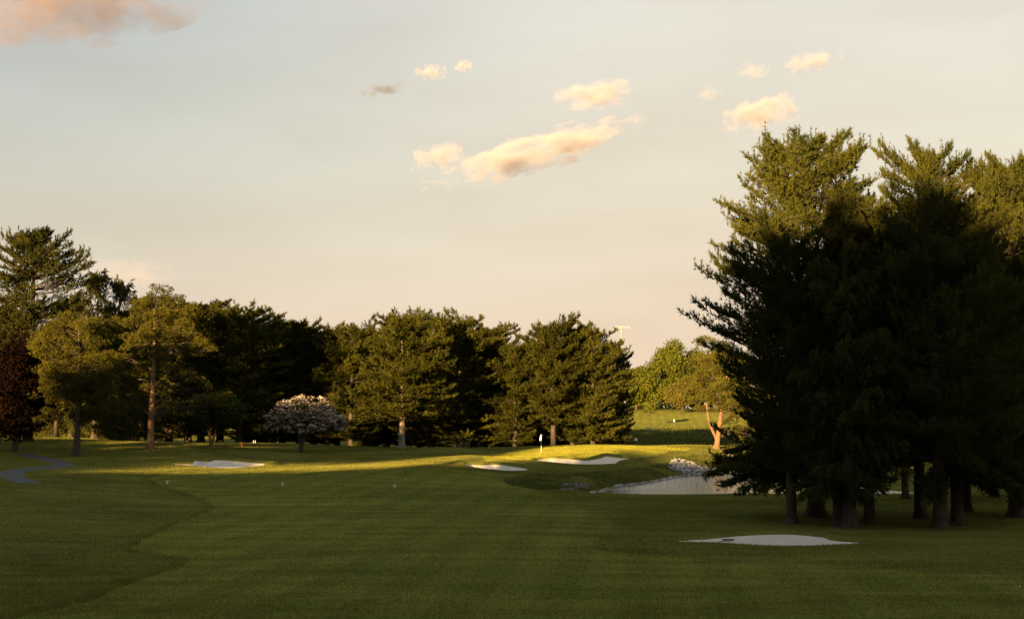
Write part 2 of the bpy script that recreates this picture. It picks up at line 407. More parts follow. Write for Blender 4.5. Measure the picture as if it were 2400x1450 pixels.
def inside(P, x, y):
    c = np.zeros(x.shape, bool); m = len(P)
    for i in range(m):
        x1, y1 = P[i]; x2, y2 = P[(i + 1) % m]
        if y1 == y2: continue
        cond = ((y1 > y) != (y2 > y)) & (x < (x2 - x1) * (y - y1) / (y2 - y1) + x1)
        c ^= cond
    return c
def dist_poly(P, x, y):
    d = np.full(x.shape, 1e9); m = len(P)
    for i in range(m):
        a = P[i]; b = P[(i + 1) % m]; ab = b - a; L = (ab ** 2).sum() + 1e-12
        t = np.clip(((x - a[0]) * ab[0] + (y - a[1]) * ab[1]) / L, 0, 1)
        d = np.minimum(d, np.hypot(x - a[0] - t * ab[0], y - a[1] - t * ab[1]))
    return d
POND = smooth_poly([on_water(*p) for p in [(1385, 1151), (1425, 1144), (1480, 1137.5), (1540, 1128), (1590, 1118), (1640, 1113.5), (1700, 1110.5),
        (1800, 1108), (1900, 1110), (2000, 1122), (2020, 1142)]] + [np.array([37, 112.0, 0]), np.array([26, 108.6, 0]), np.array([14, 108.6, 0]), np.array([7.5, 112.5, 0])], 4)
def fbm(x, y, s, seed=0.0, octv=3):
    f = np.zeros(x.shape)
    rr = np.random.default_rng(int(seed * 10) + 5)
    a = 1.0
    for o in range(octv):
        for k in range(4):
            th = rr.uniform(0, math.pi * 2); ph = rr.uniform(0, 6.28); fr = s * (2 ** o) * rr.uniform(0.7, 1.4)
            f += a * np.sin((x * math.cos(th) + y * math.sin(th)) * fr + ph + 0.8 * np.sin((x * math.sin(th) - y * math.cos(th)) * fr * 0.7 + ph * 2))
        a *= 0.5
    return f / 4
BUNK = {}
def base_h(x, y):
    x = np.asarray(x, float); y = np.asarray(y, float); sh = x.shape
    q = np.stack([x.ravel(), y.ravel()], 1)
    # the spline only rules near the course; farther out it is held at its rim
    qc = np.stack([np.clip(q[:, 0], -190, 230), np.clip(q[:, 1], -60, 600)], 1) / SC
    h = np.empty(len(q))
    for i in range(0, len(q), 20000):
        s = qc[i:i + 20000]
        h[i:i + 20000] = tps(((s[:, None] - _A[None]) ** 2).sum(-1)) @ _w[:_n] + _w[_n] + s @ _w[_n + 1:]
    h = h.reshape(sh)
    near = np.clip((y - 90) / 40, 0, 1) * np.clip((420 - y) / 100, 0, 1)
    h = h + 0.05 * fbm(x, y, 0.22, 1) + 0.09 * near * fbm(x, y, 0.10, 2)
    # mounds round the green and along the fairway end
    for mx, my, sx, sy, a in MOUNDS:
        h = h + a * np.exp(-((x - mx) / sx) ** 2 - ((y - my) / sy) ** 2)
    ins = inside(POND, x, y); d = dist_poly(POND, x, y)
    h = np.where(ins, np.minimum(h, WATER - 0.12 - 0.6 * np.minimum(d, 3)), h)
    h = np.where(~ins & (d < 3), np.maximum(h, WATER + 0.01 + 0.12 * d), h)
    h = np.where(~ins & (d < 9), np.minimum(h, WATER + 0.05 + 0.26 * d + 0.012 * d * d), h)
    h = np.where(~ins & (d >= 3) & (y > 100), np.maximum(h, WATER + 0.2), h)
    return h
def mnd(px, py, Y, sx, sy, a): p = at(px, py, Y); return (p[0], p[1], sx, sy, a)
MOUNDS = [mnd(1045, 1060, 166, 5.5, 3, 0.55), mnd(880, 1070, 160, 7, 3, 0.28), mnd(600, 1070, 152, 8, 3, 0.3), mnd(470, 1075, 146, 5, 3, 0.45),
          mnd(310, 1085, 128, 5, 3, 0.35), mnd(1110, 1082, 147, 4, 2.5, 0.35), mnd(420, 1066, 158, 7, 3, 0.3), mnd(1440, 1078, 153, 3.0, 2.0, 0.25),
          mnd(220, 1060, 150, 8, 3, 0.25)]
def sstep(t): t = np.clip(t, 0, 1); return t * t * (3 - 2 * t)
def height(x, y):
    h = base_h(x, y)
    x = np.asarray(x, float); y = np.asarray(y, float)
    for P, dep, lip in BUNK.values():
        cx, cy = P.mean(0)
        m = (np.abs(x - cx) < 25) & (np.abs(y - cy) < 25)
        if not m.any(): continue
        xm, ym = x[m], y[m]
        i = inside(P, xm, ym); d = dist_poly(P, xm, ym)
        dh = np.where(i, -dep * sstep(d / 0.45), 0)
        dh = dh + np.where(~i & (d < 1.8), lip * sstep(d / 0.35) * sstep(1 - (d - 0.35) / 1.45) * sstep((ym - cy) / 2 + 0.3), 0)
        h[m] = h[m] + dh
    return h
def hz(x, y): return float(height(np.array([x]), np.array([y]))[0])
_T = np.concatenate([np.arange(20, 100, 0.25), np.arange(100, 240, 0.2), np.arange(240, 700, 1.0)])
def cast(px, py, fn=None):
    r = ray(px, py); P = r[None] * (_T / r[1])[:, None]
    h = (fn or height)(P[:, 0], P[:, 1]); hit = np.nonzero(P[:, 2] <= h)[0]
    if not len(hit): return P[-1]
    i = hit[0]
    if i == 0: return P[0]
    a = P[i - 1, 2] - h[i - 1]; b = P[i, 2] - h[i]; t = a / (a - b)
    return P[i - 1] + (P[i] - P[i - 1]) * t
def castpoly(pts, n=4): return smooth_poly([cast(px, py, base_h) for px, py in pts], n)

BUNK['near'] = (castpoly([(1588, 1268), (1640, 1264), (1700, 1259), (1760, 1254), (1830, 1252), (1880, 1254), (1925, 1259), (1955, 1267), (2015, 1271.5),
    (1960, 1275), (1880, 1278), (1800, 1277), (1740, 1274), (1670, 1270)]), 0.28, 0.18)
BUNK['green'] = (castpoly([(1253, 1078), (1290, 1074), (1330, 1075), (1370, 1079), (1400, 1075), (1430, 1070), (1477, 1075), (1450, 1081), (1430, 1086), (1350, 1087), (1300, 1083)], 3), 0.42, 0.30)
BUNK['mid'] = (castpoly([(1083, 1085), (1100, 1088), (1130, 1090), (1160, 1088), (1200, 1093), (1238, 1100), (1185, 1102), (1130, 1097), (1100, 1092)], 3), 0.35, 0.28)
BUNK['left'] = (castpoly([(400, 1085), (450, 1087), (456, 1080), (490, 1082), (505, 1078), (560, 1081), (630, 1087), (600, 1092), (540, 1097), (500, 1096), (465, 1092)], 3), 0.35, 0.28)

def cpoly(pts, n=3): return smooth_poly([cast(px, py) for px, py in pts], n)
ZONES = {}
fw = [cast(px, py)[:2] for px, py in [(40, 1449), (210, 1405), (330, 1360), (443, 1318), (395, 1304), (306, 1288), (335, 1268), (420, 1225), (503, 1190), (445, 1160), (375, 1136), (350, 1121),
    (400, 1110), (480, 1105), (600, 1101), (800, 1102), (1000, 1098), (1100, 1102), (1172, 1114), (1178, 1130), (1240, 1142), (1300, 1165), (1380, 1200), (1440, 1225), (1400, 1262),
    (1400, 1288), (1540, 1300), (1690, 1314), (1860, 1322), (2020, 1330), (2250, 1345), (2500, 1352)]]
fw += [np.array([30.0, 34.0]), np.array([24.0, 18.0]), np.array([0, 14.0]), np.array([-14.0, 20.0]), np.array([-15.0, 30.0])]
ZONES['fairway'] = smooth_poly(fw, 3)
ZONES['green'] = cpoly([(1130, 1076), (1190, 1060), (1260, 1048), (1350, 1045), (1500, 1045), (1590, 1047.5), (1622, 1053), (1560, 1059), (1400, 1066), (1268, 1071), (1190, 1077)])
p_fw2 = [at(px, py, 1)[:2] * 0 for px, py in ()]
ZONES['approach'] = cpoly([(480, 1097), (640, 1094), (800, 1092), (960, 1084), (1060, 1076), (1100, 1066), (1020, 1058), (860, 1063), (700, 1066), (600, 1075), (560, 1090)], 3) if False else None
ZONES['far_fairway'] = smooth_poly([np.array(v) for v in [(34, 352), (50, 346), (72, 350), (82, 380), (80, 425), (60, 436), (42, 432), (36, 400)]], 4)
def strip(pts, widths, n=6):
    """open centre line -> closed outline"""
    P = np.array([cast(*p)[:2] if len(p) == 2 else p[:2] for p in pts]); out = []
    m = len(P)
    for i in range(m - 1):
        p0 = P[max(i - 1, 0)]; p1 = P[i]; p2 = P[i + 1]; p3 = P[min(i + 2, m - 1)]
        for k in range(n):
            t = k / n
            out.append(0.5 * (2 * p1 + (p2 - p0) * t + (2 * p0 - 5 * p1 + 4 * p2 - p3) * t * t + (3 * p1 - p0 - 3 * p2 + p3) * t ** 3))
    out.append(P[-1]); C = np.array(out); tn = np.gradient(C, axis=0); tn /= np.linalg.norm(tn, axis=1)[:, None]
    nrm = np.stack([-tn[:, 1], tn[:, 0]], 1); w = np.interp(np.linspace(0, 1, len(C)), np.linspace(0, 1, len(widths)), widths)[:, None] / 2
    return np.concatenate([C + nrm * w, (C - nrm * w)[::-1]])
ZONES['cart_path'] = strip([(75, 1132), (45, 1124), (25, 1114), (35, 1104), (75, 1098), (140, 1092), (150, 1086), (110, 1076), (75, 1069), (55, 1063)], [1.6, 1.9, 1.9, 1.9, 1.9, 1.9, 2.1, 2.1])
ZONES['gravel_path'] = strip([(1690, 1056), (1705, 1062), (1722, 1071), (1745, 1078)], [0.9, 1.2, 1.2])
for k in [k for k, v in ZONES.items() if v is None]: del ZONES[k]
for k, (P, d, l) in BUNK.items(): ZONES['bunker_' + k] = P

pts = []
# grid that thins out with distance
ys = []
y = 14.0
while y < 700:
    ys.append(y)
    y += 0.9 if y < 90 else (0.8 if y < 200 else (3 if y < 450 else 12))
ys = np.array(ys)
for y in ys:
    sx = 1.1 if y < 90 else (1.3 if y < 200 else (4 if y < 450 else 15))
    hw = 0.46 * y + 12
    n = int(2 * hw / sx)
    xs = np.linspace(-hw, hw, n) + rng.uniform(-0.25, 0.25, n) * sx
    pts.append(np.stack([xs, y + rng.uniform(-0.2, 0.2, n) * sx * 0.6], 1))
gx, gy = np.meshgrid(np.arange(-200, 240, 8.0), np.arange(-80, 640, 8.0))
o = np.stack([gx.ravel(), gy.ravel()], 1); o = o[(np.abs(o[:, 0]) > 0.46 * o[:, 1] + 14) | (o[:, 1] < 12)]
pts.append(o + rng.uniform(-0.5, 0.5, o.shape))
gx, gy = np.meshgrid(np.arange(-4000, 4001, 400.0), np.arange(-2000, 8001, 400.0))
o = np.stack([gx.ravel(), gy.ravel()], 1); o = o[(o[:, 0] < -260) | (o[:, 0] > 300) | (o[:, 1] > 740) | (o[:, 1] < -120)]
pts.append(o)
grid = np.concatenate(pts)
allv = []; edges = []
polys = {}
for k, P in ZONES.items():
    step = 0.4 if k.startswith('bunker') or 'path' in k else 0.8
    jit = 0.018 if k.startswith('bunker') else (0.03 if 'path' in k else 0.10)
    if k == 'far_fairway': step, jit = 3, 0.2
    Q = densify(P, step, jit); polys[k] = Q
    s = len(allv)
    allv += [tuple(v) for v in Q]; edges += [(s + i, s + (i + 1) % len(Q)) for i in range(len(Q))]
keep = np.ones(len(grid), bool)
for k, Q in polys.items():
    mn = Q.min(0) - 2; mx = Q.max(0) + 2
    m = (grid[:, 0] > mn[0]) & (grid[:, 0] < mx[0]) & (grid[:, 1] > mn[1]) & (grid[:, 1] < mx[1])
    d = dist_poly(Q, grid[m, 0], grid[m, 1]); kk = keep[m]; kk &= d > 0.3; keep[m] = kk
    if k.startswith('bunker'):   # rings inside and outside the lip
        c = Q.mean(0)
        for sc in (0.25, 0.55, 1.0):
            tn = np.roll(Q, -1, 0) - np.roll(Q, 1, 0); tn /= np.linalg.norm(tn, axis=1)[:, None] + 1e-9
            nr = np.stack([-tn[:, 1], tn[:, 0]], 1)
            for sg in (1, -1):
                R = Q + nr * sc * sg; dd = dist_poly(Q, R[:, 0], R[:, 1]); R = R[dd > sc * 0.8]; grid = np.concatenate([grid, R]); keep = np.concatenate([keep, np.ones(len(R), bool)])
grid = grid[keep]
allv += [tuple(v) for v in grid]
ov, oe, of, _, _, _ = delaunay_2d_cdt([Vector(v) for v in allv], edges, [], 0, 1e-4)
V2 = np.array([(v[0], v[1]) for v in ov]); T = np.array([f for f in of if len(f) == 3])
Z = height(V2[:, 0], V2[:, 1])
V3 = np.column_stack([V2, Z])
cen = V2[T].mean(1)
a_, b_, c_ = V2[T[:, 0]], V2[T[:, 1]], V2[T[:, 2]]
flip = np.cross(b_ - a_, c_ - a_) < 0
T[flip] = T[flip][:, ::-1]
lab = np.zeros(len(T), int)
names = list(polys)
for i, k in enumerate(names, 1):
    lab[inside(polys[k], cen[:, 0], cen[:, 1])] = i
# shared smooth normals so that the joints between zones do not show
fn = np.cross(V3[T[:, 1]] - V3[T[:, 0]], V3[T[:, 2]] - V3[T[:, 0]])
vnorm = np.zeros_like(V3)
for k in range(3): np.add.at(vnorm, T[:, k], fn)
vnorm /= np.linalg.norm(vnorm, axis=1)[:, None] + 1e-12
def zone_mesh(i, name, mat):
    t = T[lab == i]; u, invx = np.unique(t, return_inverse=True)
    me = mesh_from(name, V3[u], invx.reshape(t.shape), mat, True)
    me.normals_split_custom_set_from_vertices(vnorm[u].tolist())
    return link(name, me)
props(zone_mesh(0, 'ground', M['rough']), 'uneven green rough grass of the golf course', kind='structure')
info = {'fairway': ('fairway', 'fairway', 'closely mown fairway with a zigzag left edge'), 'green': ('putting_green', 'green', 'sunlit putting green around the flag'),
        'far_fairway': ('far_fairway', 'fairway', 'sunlit mown slope beyond the meadow'),
        'cart_path': ('cart_path', 'path', 'dark curving asphalt path at the left edge'), 'gravel_path': ('gravel_path', 'pale_path', 'pale strip of gravel beside the two-stemmed pine')}
blab = {'bunker_near': 'large pale sand bunker in the right foreground holding a rake', 'bunker_green': 'long sand bunker right below the flag and the green',
        'bunker_mid': 'small narrow sand bunker left of the bunker below the flag', 'bunker_left': 'sand bunker on the left beyond the mown fairway, in front of the bushy tree'}
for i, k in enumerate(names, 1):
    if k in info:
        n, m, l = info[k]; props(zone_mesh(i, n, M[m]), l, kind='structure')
    else:
        props(zone_mesh(i, 'sand_bunker', M['sand']), blab[k], 'bunker', 'sand bunkers of the golf hole')
# pond
wp2 = [(5.5, 108.0), (10, 106.5), (28, 106.5), (40, 108.5), (46, 130), (44, 160), (42, 181), (26, 181), (16, 165), (7, 132)]
bm = bmesh.new(); vs = [bm.verts.new((p[0], p[1], WATER)) for p in wp2]; bm.faces.new(vs); bmesh.ops.triangulate(bm, faces=bm.faces)
me = bpy.data.meshes.new('pond'); bm.normal_update()
if bm.faces[:][0].normal.z < 0: bmesh.ops.reverse_faces(bm, faces=bm.faces)
bm.to_mesh(me); bm.free(); me.materials.append(M['water'])
props(link('pond', me), 'still pond below the green reflecting the pale sky', kind='structure')

# ------------------------------------------------------------------ grass blades (real relief, thinning out with distance)
def blade_mat(name, src):
    """same colours as the turf below"""
    m = src.copy(); m.name = name; nt = m.node_tree
    d = [n for n in nt.nodes if n.type == 'BSDF_DIFFUSE'][0]
    for l in list(d.inputs['Normal'].links): nt.links.remove(l)
    t = N(nt, 'ShaderNodeBsdfTranslucent'); nt.links.new(d.inputs[0].links[0].from_socket, t.inputs[0])
    mx = N(nt, 'ShaderNodeMixShader'); mx.inputs[0].default_value = 0.25
    out = [n for n in nt.nodes if n.type == 'OUTPUT_MATERIAL'][0]
    nt.links.new(d.outputs[0], mx.inputs[1]); nt.links.new(t.outputs[0], mx.inputs[2]); nt.links.new(mx.outputs[0], out.inputs[0])
    return m
for k in ('rough', 'fairway', 'green', 'meadow'): M['b_' + k] = blade_mat(k + '_blades', M[k])

def scatter(y0, y1, n, power=1.0, hw0=1.5, slope=0.41):
    """points in the strip, weighted towards the near end"""
    u = rng.random(n)
    if power == 1.0: y = y0 + (y1 - y0) * u
    else:
        a = 1 - power; y = (y0 ** a + (y1 ** a - y0 ** a) * u) ** (1 / a)
    x = (rng.random(n) * 2 - 1) * (slope * y + hw0)
    return x, y
def blades(x, y, h, w, lean=0.45, zoff=0.0):
    n = len(x); z = height(x, y) + zoff
    b = np.stack([x, y, z], 1)
    th = rng.random(n) * 2 * math.pi
    s = np.stack([np.cos(th), np.sin(th), np.zeros(n)], 1) * (w * 0.5)[:, None]
    tip = rng.normal(0, lean, (n, 2)) * h[:, None]
    t = b + np.stack([tip[:, 0], tip[:, 1], h], 1)
    return np.stack([b - s, b + s, t], 1)
zone_of = lambda k, x, y: inside(polys[k], x, y)
bunk_any = lambda x, y: np.logical_or.reduce([inside(polys[k], x, y) for k in polys if k.startswith('bunker') or 'path' in k])
gx, gy = [], []
for (y0, y1, n, p) in ((33, 90, 360000, 1.6), (90, 200, 330000, 1.6), (200, 440, 60000, 1.0)):
    a, b = scatter(y0, y1, n, p); gx.append(a); gy.append(b)
a, b = scatter(118, 192, 300000, 1.0); gx.append(a); gy.append(b)
gx = np.concatenate(gx); gy = np.concatenate(gy)
fwm = zone_of('fairway', gx, gy); grm = zone_of('green', gx, gy); ffm = zone_of('far_fairway', gx, gy)
ban = bunk_any(gx, gy) | inside(POND, gx, gy)
w = 0.00045 * gy * rng.uniform(0.7, 1.3, len(gx)) + 0.004
hrough = (0.075 + 0.03 * fbm(gx, gy, 0.5, 3).clip(-1, 1.5)) * rng.uniform(0.5, 1.2, len(gx)) * np.where(gy > 200, 1.8, 1)
hfw = 0.05 * rng.uniform(0.6, 1.2, len(gx))
hrough = hrough + 0.13 * np.exp(-(dist_poly(polys['fairway'], gx, gy) / 0.5) ** 2) * (gy < 118) * (gx < 2)
mead = (gy > 200) & ~ffm
def soup_obj(name, m, h, mat, label):
    me = tri_soup(name, blades(gx[m], gy[m], h[m], w[m]), mat); props(link(name, me), label, 'grass', kind='stuff')
soup_obj('rough_grass', ~fwm & ~grm & ~ffm & ~ban & ~mead, hrough, M['b_rough'], 'longer rough grass around the fairway and the bunkers')
soup_obj('fairway_grass', fwm & ~ban, hfw, M['b_fairway'], 'short mown grass blades of the fairway')
soup_obj('green_grass', grm, hfw * 0.8, M['b_green'], 'very short grass of the putting green')
soup_obj('far_fairway_grass', ffm, hfw * 1.6, M['b_fairway'], 'short sunlit grass on the slope beyond the meadow')
# tall meadow behind the green and the unmown pond bank
x, y = scatter(225, 345, 52000, 1.0, 0, 0.2); x = x + 38; k = ~zone_of('far_fairway', x, y)
x, y = x[k], y[k]; hh = rng.uniform(0.35, 0.9, len(x)) * (0.8 + 0.5 * fbm(x, y, 0.15, 4).clip(-0.6, 1))
props(link('meadow_grass', tri_soup('meadow_grass', blades(x, y, hh, np.full(len(x), 0.16)), M['b_meadow'])), 'tall unmown meadow grass in shadow beyond the green', 'grass', kind='stuff')
bank = castpoly([(1180, 1128), (1250, 1112), (1330, 1112), (1430, 1104), (1500, 1096), (1560, 1082), (1580, 1100), (1575, 1113), (1500, 1130), (1400, 1146), (1340, 1150), (1250, 1146)], 3)
x = rng.uniform(bank[:, 0].min(), bank[:, 0].max(), 60000); y = rng.uniform(bank[:, 1].min(), bank[:, 1].max(), 60000)
k = inside(bank, x, y) & ~inside(POND, x, y) & (fbm(x, y, 0.35, 6) > -0.7); x, y = x[k], y[k]
hh = rng.uniform(0.10, 0.36, len(x)) * (0.7 + 0.5 * fbm(x, y, 0.5, 6).clip(-0.6, 1))
props(link('bank_grass', tri_soup('bank_grass', blades(x, y, hh, np.full(len(x), 0.05)), M['b_meadow'])), 'shaggy unmown grass on the bank left of the pond', 'grass', kind='stuff')
bank2 = castpoly([(1580, 1072), (1640, 1066), (1700, 1076), (1760, 1082), (1800, 1098), (1720, 1102), (1680, 1092), (1630, 1082)], 3)
x = rng.uniform(bank2[:, 0].min(), bank2[:, 0].max(), 20000); y = rng.uniform(bank2[:, 1].min(), bank2[:, 1].max(), 20000)
k = inside(bank2, x, y) & ~inside(POND, x, y); x, y = x[k], y[k]
props(link('bank_grass', tri_soup('bank_grass', blades(x, y, rng.uniform(0.15, 0.5, len(x)), np.full(len(x), 0.06)), M['b_meadow'])), 'long grass on the bank behind the rock pile', 'grass', kind='stuff')

# ------------------------------------------------------------------ trees
def unit(v): return v / (np.linalg.norm(v, axis=-1, keepdims=True) + 1e-9)
def needles(p, d, ln, wd, n, spread, up=0.0):
    """p,d (k,3): n thin triangles per tuft round direction d"""
    k = len(p)
    P = np.repeat(p, n, 0); D = np.repeat(d, n, 0)
    D = unit(D + rng.normal(0, spread, P.shape) + np.array([0, 0, up]))
    s = unit(np.cross(D, rng.normal(0, 1, P.shape)))
    L = (ln * rng.uniform(0.6, 1.15, len(P)))[:, None]; Wd = (wd * rng.uniform(0.7, 1.3, len(P)))[:, None]
    return np.stack([P - s * Wd / 2, P + s * Wd / 2, P + D * L], 1)

def trunk_tube(H, r0, lean=(0, 0), sides=14, top=0.04, flare=0.7, wob=0.15, z1=None, seed=0):
    rs = np.random.default_rng(seed)
    z1 = z1 or H * 0.97; zz = np.concatenate([[-0.3, 0, 0.12, 0.3, 0.6, 1.1], np.linspace(1.8, z1, 12)])
    t = zz / H
    px = lean[0] * t + wob * np.sin(t * 5 + rs.uniform(0, 6)) * np.clip(t, 0, 1); py = lean[1] * t + wob * np.cos(t * 4.3 + rs.uniform(0, 6)) * np.clip(t, 0, 1)
    px -= px[1]; py -= py[1]
    r = r0 * (1 - 0.92 * np.clip(t, 0, 1)) + top; r = r * (1 + flare * np.exp(-np.clip(zz, 0, None) / 0.28))
    ph = rs.uniform(0, 6.28, 3)
    fl = lambda m, th: 1 + (0.16 * np.exp(-np.clip(zz, 0, None) / 0.5)[:, None]) * np.sin(5 * th + ph[0])[None, :] + 0.05 * np.sin(3 * th[None, :] + zz[:, None] * 1.5 + ph[1])
    return np.stack([px, py, zz], 1), r, fl

def conifer(H, prof, nb, seed, nl=12, nt=5, nn=5, ln=0.42, wd=0.05, r0=0.35, kind='pine', drop=0.12, low=0.1, side=None, multi=0, lump=0.5, var=(0.66, 1.1), whorl=(40, 0.5), top_up=1.0, cb=None):
    """prof: list of (t, radius); returns trunk tubes, limb tubes, needle triangles (local coordinates)"""
    global rng
    keep = rng; rng = np.random.default_rng(seed)
    tt = np.array([p[0] for p in prof]); rr = np.array([p[1] for p in prof])
    tk = Tubes(); pts_, r_, fl_ = trunk_tube(H, r0, seed=seed); tk.add(pts_, r_, 14, fl_)
    # heights biased so that the spacing is even over the crown's surface, in loose whorls
    t = np.sort(rng.uniform(tt[0] + 0.01, 0.985, nb)); wh, wk = whorl
    t = (1 - wk) * t + wk * (np.round(t * wh) / wh + rng.normal(0, 0.003, nb)); t = np.clip(t, tt[0], 0.99)
    R = np.interp(t, tt, rr)
    az = rng.uniform(0, 2 * math.pi, nb) + np.arange(nb) * 2.39996
    # slow lumpy outline: some sectors reach farther than others
    lumpy = 1 + 0.30 * lump * np.sin(az * 2 + t * 9 + seed) + 0.25 * lump * np.sin(az * 3 - t * 17 + seed * 2.3) + 0.2 * lump * np.sin(t * 37 + seed)
    L = R * lumpy * rng.uniform(var[0], var[1], nb)
    if side is not None: L = L * (1 + side[1] * np.cos(az - side[0]) * np.exp(-((t - side[2]) / side[3]) ** 2))
    L = np.clip(L, 0.35, None)
    cx = np.interp(t * H, pts_[:, 2], pts_[:, 0]); cy = np.interp(t * H, pts_[:, 2], pts_[:, 1])
    base = np.stack([cx, cy, t * H], 1)
    if kind == 'pine':
        e0 = np.interp(t, [0, 0.35, 0.65, 0.85, 1.0], [-0.16, 0.0, 0.10, 0.30, 0.62]) + rng.normal(0, 0.10, nb)
        curve = np.interp(t, [0, 0.4, 0.8, 1], [0.20, 0.22, 0.16, 0.1]) * np.ones(nb) + rng.normal(0, 0.04, nb)
    else:
        e0 = np.interp(t, [0, 0.4, 0.8, 1.0], [-0.45, -0.2, 0.25, 1.1]) + rng.normal(0, 0.08, nb)
        curve = np.interp(t, [0, 0.5, 1], [0.22, 0.16, 0.1]) + rng.normal(0, 0.04, nb)
    hd = np.stack([np.cos(az), np.sin(az), np.zeros(nb)], 1)
    def bp(s):   # s (nb,k) -> points (nb,k,3)
        h = base[:, None] + hd[:, None] * (L[:, None] * s * np.cos(e0)[:, None])[..., None]
        bend = 0.06 * L[:, None] * np.sin(s * 5 + az[:, None] * 7)
        perp = np.stack([-hd[:, 1], hd[:, 0], np.zeros(nb)], 1)
        h = h + perp[:, None] * bend[..., None]
        h[..., 2] += L[:, None] * (s * np.sin(e0)[:, None] + curve[:, None] * s ** 2.2)
        return h
    lt = Tubes()
    ss = np.linspace(0, 1, 6)[None].repeat(nb, 0); BP = bp(ss)
    for i in range(nb):
        if L[i] < 0.8: continue
        lt.add(BP[i], np.linspace(0.010 * L[i] + 0.012, 0.008, 6), 4)
    # branchlets
    s = np.linspace(0.0, 1.0, nl)[None] ** 0.8 * 0.80 + 0.19 + rng.uniform(-0.03, 0.03, (nb, nl)); s = np.clip(s, 0.14, 1)
    Bp = bp(s); Bt = unit(bp(np.clip(s + 0.04, 0, 1.05)) - bp(s - 0.04))
    sd = np.where(np.arange(nl) % 2 == 0, 1.0, -1.0)[None] * np.ones((nb, 1))
    perp = unit(np.cross(Bt, np.array([0, 0, 1.0])))
    ang = rng.uniform(0.5, 1.05, (nb, nl)) * np.where(s > 0.93, 0.15, 1)
    if kind == 'pine':
        bd = unit(Bt * np.cos(ang)[..., None] + perp * (sd * np.sin(ang))[..., None] + np.array([0, 0, 1.0]) * rng.uniform(0.05, 0.45, (nb, nl))[..., None])
        bl = (0.40 * L[:, None] * (1.15 - s) + 0.40) * rng.uniform(0.6, 1.15, (nb, nl))
    else:
        bd = unit(Bt * np.cos(ang)[..., None] * 0.6 + perp * (sd * np.sin(ang))[..., None] * 0.5 - np.array([0, 0, 1.0]) * rng.uniform(0.2, 1.2, (nb, nl))[..., None])
        bl = (0.32 * L[:, None] * (1.15 - s) + 0.40) * rng.uniform(0.6, 1.2, (nb, nl))
    live = rng.random((nb, nl)) > drop
    live &= (L[:, None] * s > low * R.max() * rng.uniform(0.5, 1.3, (nb, nl))) | (t[:, None] > 0.8)
    Bp, bd, bl = Bp[live], bd[live], bl[live]
    # tufts along the branchlets
    u = (np.arange(nt) + 0.6) / nt
    Tp = Bp[:, None] + bd[:, None] * (bl[:, None] * u[None])[..., None] + rng.normal(0, 0.06, (len(Bp), nt, 3)) * bl[:, None, None]
    Tp[..., 2] += (0.10 if kind == 'pine' else -0.12) * bl[:, None] * u[None] ** 2
    Td = np.repeat(bd[:, None], nt, 1)
    Tp = Tp.reshape(-1, 3); Td = Td.reshape(-1, 3)
    if kind == 'pine': tri = needles(Tp, Td, ln, wd, nn, 0.55, 0.45)
    else: tri = needles(Tp, Td, ln, wd, nn, 0.42, -0.45)
    # leaders standing above the crown like candles
    if kind == 'pine':
        m = t > 0.5; P = bp(np.full((nb, 1), 1.0))[m][:, 0]; k = 3
        Q = np.repeat(P, k, 0) + rng.normal(0, 0.25, (len(P) * k, 3)); hgt = rng.uniform(0.2, 0.7, len(Q))
        for q in (0.0, 0.33, 0.66, 1.0):
            C = Q.copy(); C[:, 2] += hgt * q
            tri = np.concatenate([tri, needles(C, np.tile([0, 0, 1.0], (len(C), 1)), ln * 0.75, wd, max(3, nn - 2), 0.45)])
        C = np.tile([pts_[-1, 0], pts_[-1, 1], H * 0.96], (10, 1)); C[:, 2] += np.linspace(-0.8, 0.5, 10)
        tri = np.concatenate([tri, needles(C, np.tile([0, 0, 1.0], (10, 1)), ln, wd, nn + 3, 0.6)])
    else:
        C = np.tile([pts_[-1, 0], pts_[-1, 1], H * 0.95], (14, 1)); C[:, 2] += np.linspace(-0.8, 0.9, 14)
        tri = np.concatenate([tri, needles(C, np.tile([0, 0, 1.0], (14, 1)), ln, wd, nn + 2, 0.7)])
    rng = keep
    return tk, lt, tri

class Kind: pass
def make_kind(tk, lt, tri, trunk_mat, crown_mat, limb_mat=None, extra=None):
    k = Kind(); k.trunk = tk.mesh('trunk', trunk_mat); k.limbs = lt.mesh('limbs', limb_mat or trunk_mat) if lt and lt.n else None
    k.crown = tri_soup('crown', tri, crown_mat) if crown_mat else None
    k.H = float(tri[:, :, 2].max()); return k
def place(kind, name, x, y, label, cat='tree', group=None, rz=0.0, sc=1.0, sz=None, z=None, sink=0.0, extra=None):
    o = empty(name, (x, y, (hz(x, y) if z is None else z) - sink), label, cat, group, rz)
    o.scale = (sc, sc, sz or sc)
    for n, me in (('trunk', kind.trunk), ('limbs', kind.limbs), ('crown', kind.crown)):
        if me: link(n, me, o)
    return o
def top_scale(px, pyt, x, y, H):
    """height a tree at (x,y) needs for its top to reach row pyt"""
    zt = at(px, pyt, y)[2]; return (zt - hz(x, y)) / H

